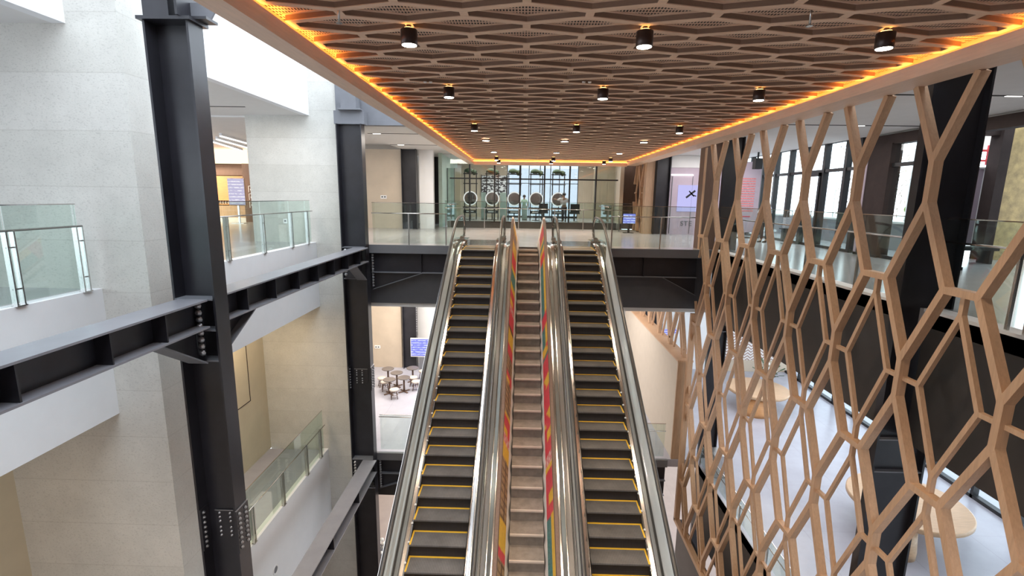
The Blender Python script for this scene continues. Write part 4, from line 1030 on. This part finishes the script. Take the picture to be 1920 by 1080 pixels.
part('box', B().box(6.75, 7.35, 15.9, 16.5, LOW+.02, LOW+.8), 'metal_v', mt); part('lid', B().box(6.73, 7.37, 15.88, 16.52, LOW+.8, LOW+.84), 'metal_v', mt)
# lower right glazing X = 15
wr = tag(link('window_2', None), 'black-framed glazing along the right of the lower hall', 'window', None, 'structure'); wr.location = (15, 12, LOW)
part('sill', B().box(14.9, 15.1, -6, 27.2, LOW, LOW+.12), 'frame', wr); part('transom', B().box(14.92, 15.08, -6, 27.2, -5.0, -4.9).box(14.92, 15.08, -6, 27.2, -2.4, -2.3), 'frame', wr)
for k in range(23): part('mullion', B().box(14.9, 15.1, -5.9+1.5*k, -5.8+1.5*k, LOW, -2.3), 'frame', wr)
part('glass_pane', B().box(14.99, 15.01, -6, 27.2, LOW, -2.3), 'glasswin', wr)

# ================================================================== RIGHT UPPER FLOOR
wu = tag(link('window_3', None), 'tall black-framed glazing of the right upper floor behind the lattice', 'window', None, 'structure'); wu.location = (11.1, 20, 0)
part('sill', B().box(11.02, 11.18, 16.9, 26, 0, .1), 'frame', wu); part('transom', B().box(11.03, 11.17, 12.9, 26, 2.75, 2.86), 'frame', wu); part('head', B().box(11.03, 11.17, 16.9, 26, 3.75, 3.85), 'frame', wu)
for y in (17.05, 17.75, 19.0, 20.2, 21.4, 22.6, 23.8, 25): part('mullion', B().box(11.0, 11.2, y-.07, y+.07, 0, 4.3), 'frame', wu)
part('glass_pane', B().box(11.09, 11.11, 12.9, 26, 0, 4.3), 'glasswin', wu)
part('sill', B().box(11.02, 11.18, 14.05, 15.5, 0, .1), 'frame', wu)
dd = tag(link('door_1', None), 'black-framed glass door in the right upper glazing', 'door', None, 'structure'); dd.location = (11.0, 19.6, 0)
part('frame', B().box(10.96, 11.02, 19.05, 19.17, 0, 2.75).box(10.96, 11.02, 20.0, 20.14, 0, 2.75).box(10.96, 11.02, 19.05, 20.14, 2.62, 2.75), 'frame', dd); part('handle', B().tube([(10.93, 19.3, .9), (10.93, 19.3, 1.5)], .018, 8), 'metal_v', dd)
bc = thing('clad_pillar', (11.1, 16.1, 0), 'wide dark brown clad pillar in front of the right glazing', 'pillar')
part('shaft', B().box(10.95, 11.3, 15.55, 16.6, 0, 3.45), 'brown', bc); part('edge', B().box(10.93, 10.97, 16.5, 16.62, 0, 3.45), 'mauve', bc); part('base', B().box(10.93, 11.32, 15.53, 16.62, 0, .08), 'frame', bc)
bc = thing('clad_pillar', (11.1, 13.4, 0), 'dark brown clad pillar just left of the near black column', 'pillar')
part('shaft', B().box(10.95, 11.3, 12.9, 14.0, 0, 3.42), 'brown', bc); part('base', B().box(10.93, 11.32, 12.88, 14.02, 0, .08), 'frame', bc)
# entrance zone seen right of the black column
gw = thing('gold_panel', (15, 15.6, 0), 'gold textured feature panel at the right edge of the picture', 'wall panel')
part('panel', B().box(14.35, 15.5, 15.5, 15.7, 0, 4.2), 'gold', gw); part('edge', B().box(14.28, 14.36, 15.45, 15.72, 0, 4.2), 'brown', gw)
ent = thing('entrance_portal', (13.5, 15.8, 0), 'dark brown entrance portal beside the gold panel', 'doorway')
part('post', B().box(14.02, 14.28, 15.4, 15.8, 0, 4.2), 'brown', ent); part('lintel', B().box(13.0, 14.02, 15.5, 15.8, 3.7, 4.2), 'brown', ent)
part('side_wall', B().box(15.5, 16.2, 12.1, 12.3, 0, 4.2), 'brown', ent)
part('door_leaf', B().box(13.2, 14.2, 15.9, 15.98, .4, 2.75), 'mauve', ent); part('trim', B().box(13.2, 14.2, 15.86, 15.9, 2.75, 2.8).box(14.08, 14.13, 15.86, 15.9, .3, 2.75), 'soffit', ent)
part('red_beam', B().box(13.4, 14.7, 16.3, 16.4, 3.0, 3.06).box(13.4, 14.7, 16.3, 16.4, 3.3, 3.36).box(14.1, 14.16, 16.3, 16.4, 2.9, 3.5).box(14.5, 14.56, 16.3, 16.4, 2.9, 3.5), 'red', ent, 'red steel bars seen through the portal')
part('upper_wall', B().box(13.3, 16, 16.6, 16.7, 3.4, 4.3), 'soffit', ent)
bk = thing('bench', (12.2, 14.6, 0), 'dark bench with metal studs in front of the entrance portal', 'bench')
part('seat', B().box(12.0, 13.5, 14.3, 14.8, .38, .48), 'black', bk); part('leg', B().box(12.1, 12.2, 14.35, 14.75, 0, .38), 'black', bk); part('leg', B().box(13.3, 13.4, 14.35, 14.75, 0, .38), 'black', bk)
# terrace outside
struct('floor', B().box(11.3, 40, 16.7, 60, -.3, -.02), 'outside', 'pale terrace outside the right upper glazing', 'terrace')
kw = thing('terrace_wall', (14, 21, 0), 'low grey terrace wall outside the right glazing', 'wall')
part('wall', B().box(13.3, 13.6, 16.8, 40, 0, .95), 'steelface', kw); part('coping', B().box(13.25, 13.65, 16.8, 40, .95, 1.02), 'soffit', kw)
random.seed(5)
bu = thing('bush', (14.2, 17.6, 0), 'bright green bush beyond the low terrace wall', 'bush')
bb = B()
for k in range(140):
    c = Vector((15.0+random.gauss(0, .35), 18.6+random.gauss(0, .5), 1.0+random.random()*.7))
    d = Vector((random.gauss(0, 1), random.gauss(0, 1), random.gauss(0, 1))).normalized()*.14; e_ = d.cross(Vector((0, 0, 1))).normalized()*.05
    bb.quad(c-d, c+e_, c+d, c-e_)
part('foliage', bb, 'bush', bu); part('stem', B().lathe((15.0, 18.6, 0), [(.05, 0), (.03, 1.2)], 8), 'darkwood', bu)
sc2 = thing('leaf_screen', (13.9, 22, 0), 'pale perforated leaf-pattern screen outside the right glazing', 'screen')
fr = B(); random.seed(9)
for k in range(260):
    y = 18.6+random.random()*4.2; z = 1.1+random.random()*2.9; a = random.random()*PI
    fr.bar((13.9, y, z), (13.9, y+.16*math.cos(a), z+.16*math.sin(a)), .02, .02, (1, 0, 0))
part('twig', fr, 'beige', sc2); part('frame', B().box(13.88, 13.92, 18.5, 18.56, .95, 4.1).box(13.88, 13.92, 22.8, 22.86, .95, 4.1).box(13.88, 13.92, 18.5, 22.86, 4.05, 4.1), 'soffit', sc2)
bn = thing('pink_banner', (10.2, 23, 0), 'tall pink and white striped banner stand on the right upper floor', 'banner')
pk = B().box(9.75, 10.62, 23.0, 23.04, .25, 3.4)
for k in range(14): pk.box(9.78, 10.4, 22.99, 23.0, 1.2+.11*k, 1.25+.11*k, 1)
pk.box(9.78, 10.3, 22.985, 23.0, .95, .99, 2)
part('cloth', pk, ['mauve', 'ppink', 'red'], bn); part('foot', B().box(9.7, 10.7, 22.8, 23.25, 0, .05).box(9.72, 9.78, 23.02, 23.08, 0, 3.4), 'frame', bn)
spk = thing('wall_speaker', (10.0, 22.6, 3.4), 'small black speaker box high beside the pink banner', 'speaker')
part('cabinet', B().box(10.0, 10.3, 22.3, 22.6, 3.05, 3.5), 'black', spk); part('bracket', B().box(10.12, 10.18, 22.42, 22.48, 3.5, 3.77), 'black', spk); part('grille', B().box(10.02, 10.28, 22.29, 22.3, 3.07, 3.48), 'frame', spk)

# ================================================================== PEOPLE
def skin_mesh(name, joints, edges, mat, root, label=None):
    me = bpy.data.meshes.new(name); me.from_pydata([j[:3] for j in joints], edges, [])
    me.materials.append(M[mat]); o = link(name, me, root)
    mod = o.modifiers.new('skin', 'SKIN'); mod.use_smooth_shade = True
    lay = me.skin_vertices[0].data if me.skin_vertices else None
    if lay is None:
        bm = bmesh.new(); bm.from_mesh(me); bm.verts.layers.skin.verify(); bm.to_mesh(me); bm.free(); lay = me.skin_vertices[0].data
    for d, j in zip(lay, joints): d.radius = (j[3], j[4] if len(j) > 4 else j[3])
    lay[0].use_root = True
    s = o.modifiers.new('sub', 'SUBSURF'); s.levels = 1; s.render_levels = 2
    if label: o['label'] = label
    return o
def person(loc, rot, lab, arms, lean, top, bottom, scale=1., seated=False):
    r = thing('person', loc, lab, 'person', rot=rot); r.scale = (scale,)*3
    lx, ly = lean
    hip = .95 if not seated else .62
    P = [(0, 0, hip, .13, .10), (lx*.4, ly*.4, hip+.22, .12, .09), (lx*.8, ly*.8, hip+.42, .15, .10), (lx, ly, hip+.55, .06), (lx*1.05, ly*1.1, hip+.60, .05), (lx*1.08, ly*1.2-.01, hip+.70, .085, .10), (lx*1.08, ly*1.2, hip+.78, .06, .07)]
    E = [(0, 1), (1, 2), (2, 3), (3, 4), (4, 5), (5, 6)]
    for s in (-1, 1):
        sh = (lx*.85+s*.18, ly*.85, hip+.47, .055); el, ha = arms[0 if s < 0 else 1]
        i = len(P); P += [sh, (*el, .042), (*ha, .03)]; E += [(2, i), (i, i+1), (i+1, i+2)]
        hv = (Vector(ha)-Vector(el)).normalized(); sd = hv.cross(Vector((0, 0, 1))).normalized() if abs(hv.z) < .95 else Vector((1, 0, 0))
        for k in range(4):
            b0 = Vector(ha)+sd*(.012*(k-1.5))+hv*.04; tip = b0+hv*(.075-.008*abs(k-1.2))+Vector((0, 0, -.02)); j = len(P)
            P += [(*b0, .010), (*tip, .008)]; E += [(i+2, j), (j, j+1)]
        j = len(P); tb = Vector(ha)+sd*.035+hv*.02; P += [(*tb, .010), (*(tb+hv*.035+sd*.012), .008)]; E += [(i+2, j), (j, j+1)]
        i = len(P)
        if seated: P += [(s*.09, 0, hip-.04, .085), (s*.1, -.42, hip-.05, .06), (s*.1, -.44, .08, .04), (s*.1, -.6, .04, .035)]
        else: P += [(s*.09, 0, hip-.06, .085), (s*.10, .02, .5, .058), (s*.10, .04, .09, .04), (s*.11, -.12, .04, .035)]
        E += [(0, i), (i, i+1), (i+1, i+2), (i+2, i+3)]
    skin_mesh('body', P, E, 'skin', r)
    hx, hy, hz = lx*1.08, ly*1.2, hip+.73
    # face
    part_local('hair', B().lathe((hx, hy+.02, hz), [(.105, -.05), (.118, .0), (.11, .06), (.07, .11), (.001, .13)], 16), 'hair', r)
    part_local('eye', B().lathe((hx-.035, hy-.10, hz-.03), [(.012, 0), (.012, .008)], 8, axis='Y').lathe((hx+.035, hy-.10, hz-.03), [(.012, 0), (.012, .008)], 8, axis='Y'), 'black', r)
    part_local('nose', B().bar((hx, hy-.10, hz-.03), (hx, hy-.125, hz-.065), .022, .02, (1, 0, 0)), 'skin', r)
    # clothes
    T = [(0, 0, hip-.02, .15, .12), (lx*.4, ly*.4, hip+.22, .138, .108), (lx*.8, ly*.8, hip+.42, .165, .115), (lx, ly, hip+.52, .075)]
    TE = [(0, 1), (1, 2), (2, 3)]
    for s in (-1, 1):
        el, ha = arms[0 if s < 0 else 1]; i = len(T); mid = Vector(el)*.7+Vector(ha)*.3
        T += [(lx*.85+s*.18, ly*.85, hip+.47, .07), (*el, .056), (*mid, .05)]; TE += [(2, i), (i, i+1), (i+1, i+2)]
    skin_mesh('shirt', T, TE, top, r)
    if seated: Lg = [(0, 0, hip+.02, .155, .125), (-.09, 0, hip-.04, .1), (-.1, -.42, hip-.05, .075), (-.1, -.44, .14, .055), (.09, 0, hip-.04, .1), (.1, -.42, hip-.05, .075), (.1, -.44, .14, .055)]
    else: Lg = [(0, 0, hip+.02, .155, .125), (-.09, 0, hip-.08, .1), (-.10, .02, .5, .073), (-.10, .04, .12, .06), (.09, 0, hip-.08, .1), (.10, .02, .5, .073), (.10, .04, .12, .06)]
    skin_mesh('trousers', Lg, [(0, 1), (1, 2), (2, 3), (0, 4), (4, 5), (5, 6)], bottom, r)
    for s in (-1, 1):
        y = -.5 if seated else -.03
        part_local('shoe', B().lathe((s*.105, y, .0), [(.05, 0), (.055, .03), (.04, .08), (.001, .09)], 12).box(s*.105-.045, s*.105+.045, y-.17, y, 0, .055), 'black', r)
    return r
def part_local(name, mb, mat, root):
    return link(name, mb.mesh(name, [mat]), root)
person((2.32, 29.25, .33), PI, 'person in a white top standing at the rightmost salon mirror, arm raised', [((-.30, -.12, 1.22), (-.12, -.38, 1.25)), ((.36, -.15, 1.32), (.62, -.3, 1.40))], (.02, -.08), 'cloth_w', 'cloth_d', .92)
person((-.02, 31.0, .33), 0, 'person in a mint smock between the third and fourth salon mirrors', [((-.25, -.02, 1.18), (-.24, -.2, .98)), ((.25, -.02, 1.18), (.24, -.2, .98))], (0, 0), 'cloth_m', 'cloth_m', .84)
pr = person((9.9, 20.7, 0), -.9, 'person with dark hair and grey patterned top standing by the right glazing', [((-.26, -.10, 1.2), (-.08, -.36, 1.2)), ((.26, -.10, 1.2), (.08, -.36, 1.22))], (0, -.05), 'cloth_g', 'cloth_d', .99)
hb = tag(obj('tote_bag', B().box(10.37, 10.75, 20.0, 20.22, .622, 1.05).tube([(10.45, 20.1, 1.05), (10.47, 20.1, 1.3), (10.65, 20.1, 1.3), (10.67, 20.1, 1.05)], .015, 6), 'cloth_g'), 'grey patterned bag hanging beside the person at the right glazing', 'bag')
# a small round cafe table on the right upper floor next to the person
tb = thing('stand_table', (10.55, 20.1, 0), 'slim dark stand under the bag by the right glazing', 'stand')
part('top', B().box(10.3, 10.8, 19.9, 20.3, .58, .62), 'frame', tb); part('leg', B().box(10.52, 10.58, 20.07, 20.13, 0, .58), 'frame', tb); part('base', B().lathe((10.55, 20.1, 0), [(.2, 0), (.2, .02)], 16), 'frame', tb)

# ================================================================== LIGHT
def area(name, loc, sx, sy, watts, col=(1, .95, .88), rot=(0, 0, 0)):
    L = bpy.data.lights.new(name, 'AREA'); L.shape = 'RECTANGLE'; L.size = sx; L.size_y = sy; L.energy = watts; L.color = col
    o = bpy.data.objects.new(name, L); COL.objects.link(o); o.location = loc; o.rotation_euler = rot; return o
area('gallery_fill', (-8.4, 13, 4.2), .6, 6, 90, (1, .93, .84))  # lamps from here on are added as interior fill, without fittings
area('gallery_fill_low', (-8.5, 13, -2.35), .5, 6, 105, (1, .80, .55))
area('gallery_fill_low_near', (-8.5, 3, -2.35), .5, 6, 30, (1, .80, .55))
area('shop_fill', (-19.5, 27, 4.2), 2, 2, 600, (1, .80, .58))
area('far_left_fill', (-5.0, 21.5, 3.95), 2.2, 4, 220, (1, .92, .82))
area('far_right_fill', (8.2, 21, 3.75), 2, 5, 150, (1, .95, .95))
area('hall_fill', (-5.0, 22.5, -2.4), 5, 5, 560, (1, .93, .86))
area('hall_fill_mid', (2, 23, -2.4), 6, 5, 300, (1, .93, .86))
area('hall_fill_right', (10.5, 18, -2.4), 5, 10, 330, (.95, .96, 1))
area('salon_fill', (.5, 30.5, 3.9), 7, 3, 260, (1, .96, .9))
area('upper_right_fill', (9, 12, 3.75), 2, 8, 120, (1, .96, .92))
area('base_fill', (0, 24, -8.4), 10, 10, 900, (1, .92, .84))  # added to bounce light up the shaft to the canopy
area('bridge_fill', (0, -1.5, -.35), 7, 4, 700, (1, .92, .84))  # unseen lamp added under the bridge slab for bounced light
area('gallery_base_fill', (-8.4, 5, -8.4), 1, 16, 90, (1, .92, .84))

w = bpy.data.worlds.new('sky'); sc.world = w; w.use_nodes = True
nt = w.node_tree; nt.nodes.clear()
o = nt.nodes.new('ShaderNodeOutputWorld'); bgd = nt.nodes.new('ShaderNodeBackground')
bgd.inputs[0].default_value = (.82, .91, 1.0, 1); bgd.inputs[1].default_value = 3.45
nt.links.new(bgd.outputs[0], o.inputs[0])

# ================================================================== CAMERA
f, yaw, pitch, roll = 925.0, math.radians(-1.29), math.radians(10.455), math.radians(.815)
fwd = Vector((math.sin(yaw)*math.cos(pitch), math.cos(yaw)*math.cos(pitch), -math.sin(pitch)))
rt = Vector((math.cos(yaw), -math.sin(yaw), 0)); up = rt.cross(fwd)
r2 = rt*math.cos(roll)+up*math.sin(roll); u2 = -rt*math.sin(roll)+up*math.cos(roll)
mat = Matrix((r2, u2, -fwd)).transposed().to_4x4(); mat.translation = (0, 0, 1.7)
cd = bpy.data.cameras.new('camera'); cd.sensor_width = 36; cd.lens = 36*f/1920; cd.clip_start = .05; cd.clip_end = 300
cam = bpy.data.objects.new('camera', cd); COL.objects.link(cam); cam.matrix_world = mat; sc.camera = cam
vs_ = sc.view_settings; vs_.view_transform = 'Standard'; vs_.look = 'None'; vs_.exposure = .42; vs_.gamma = 1; vs_.use_curve_mapping = False
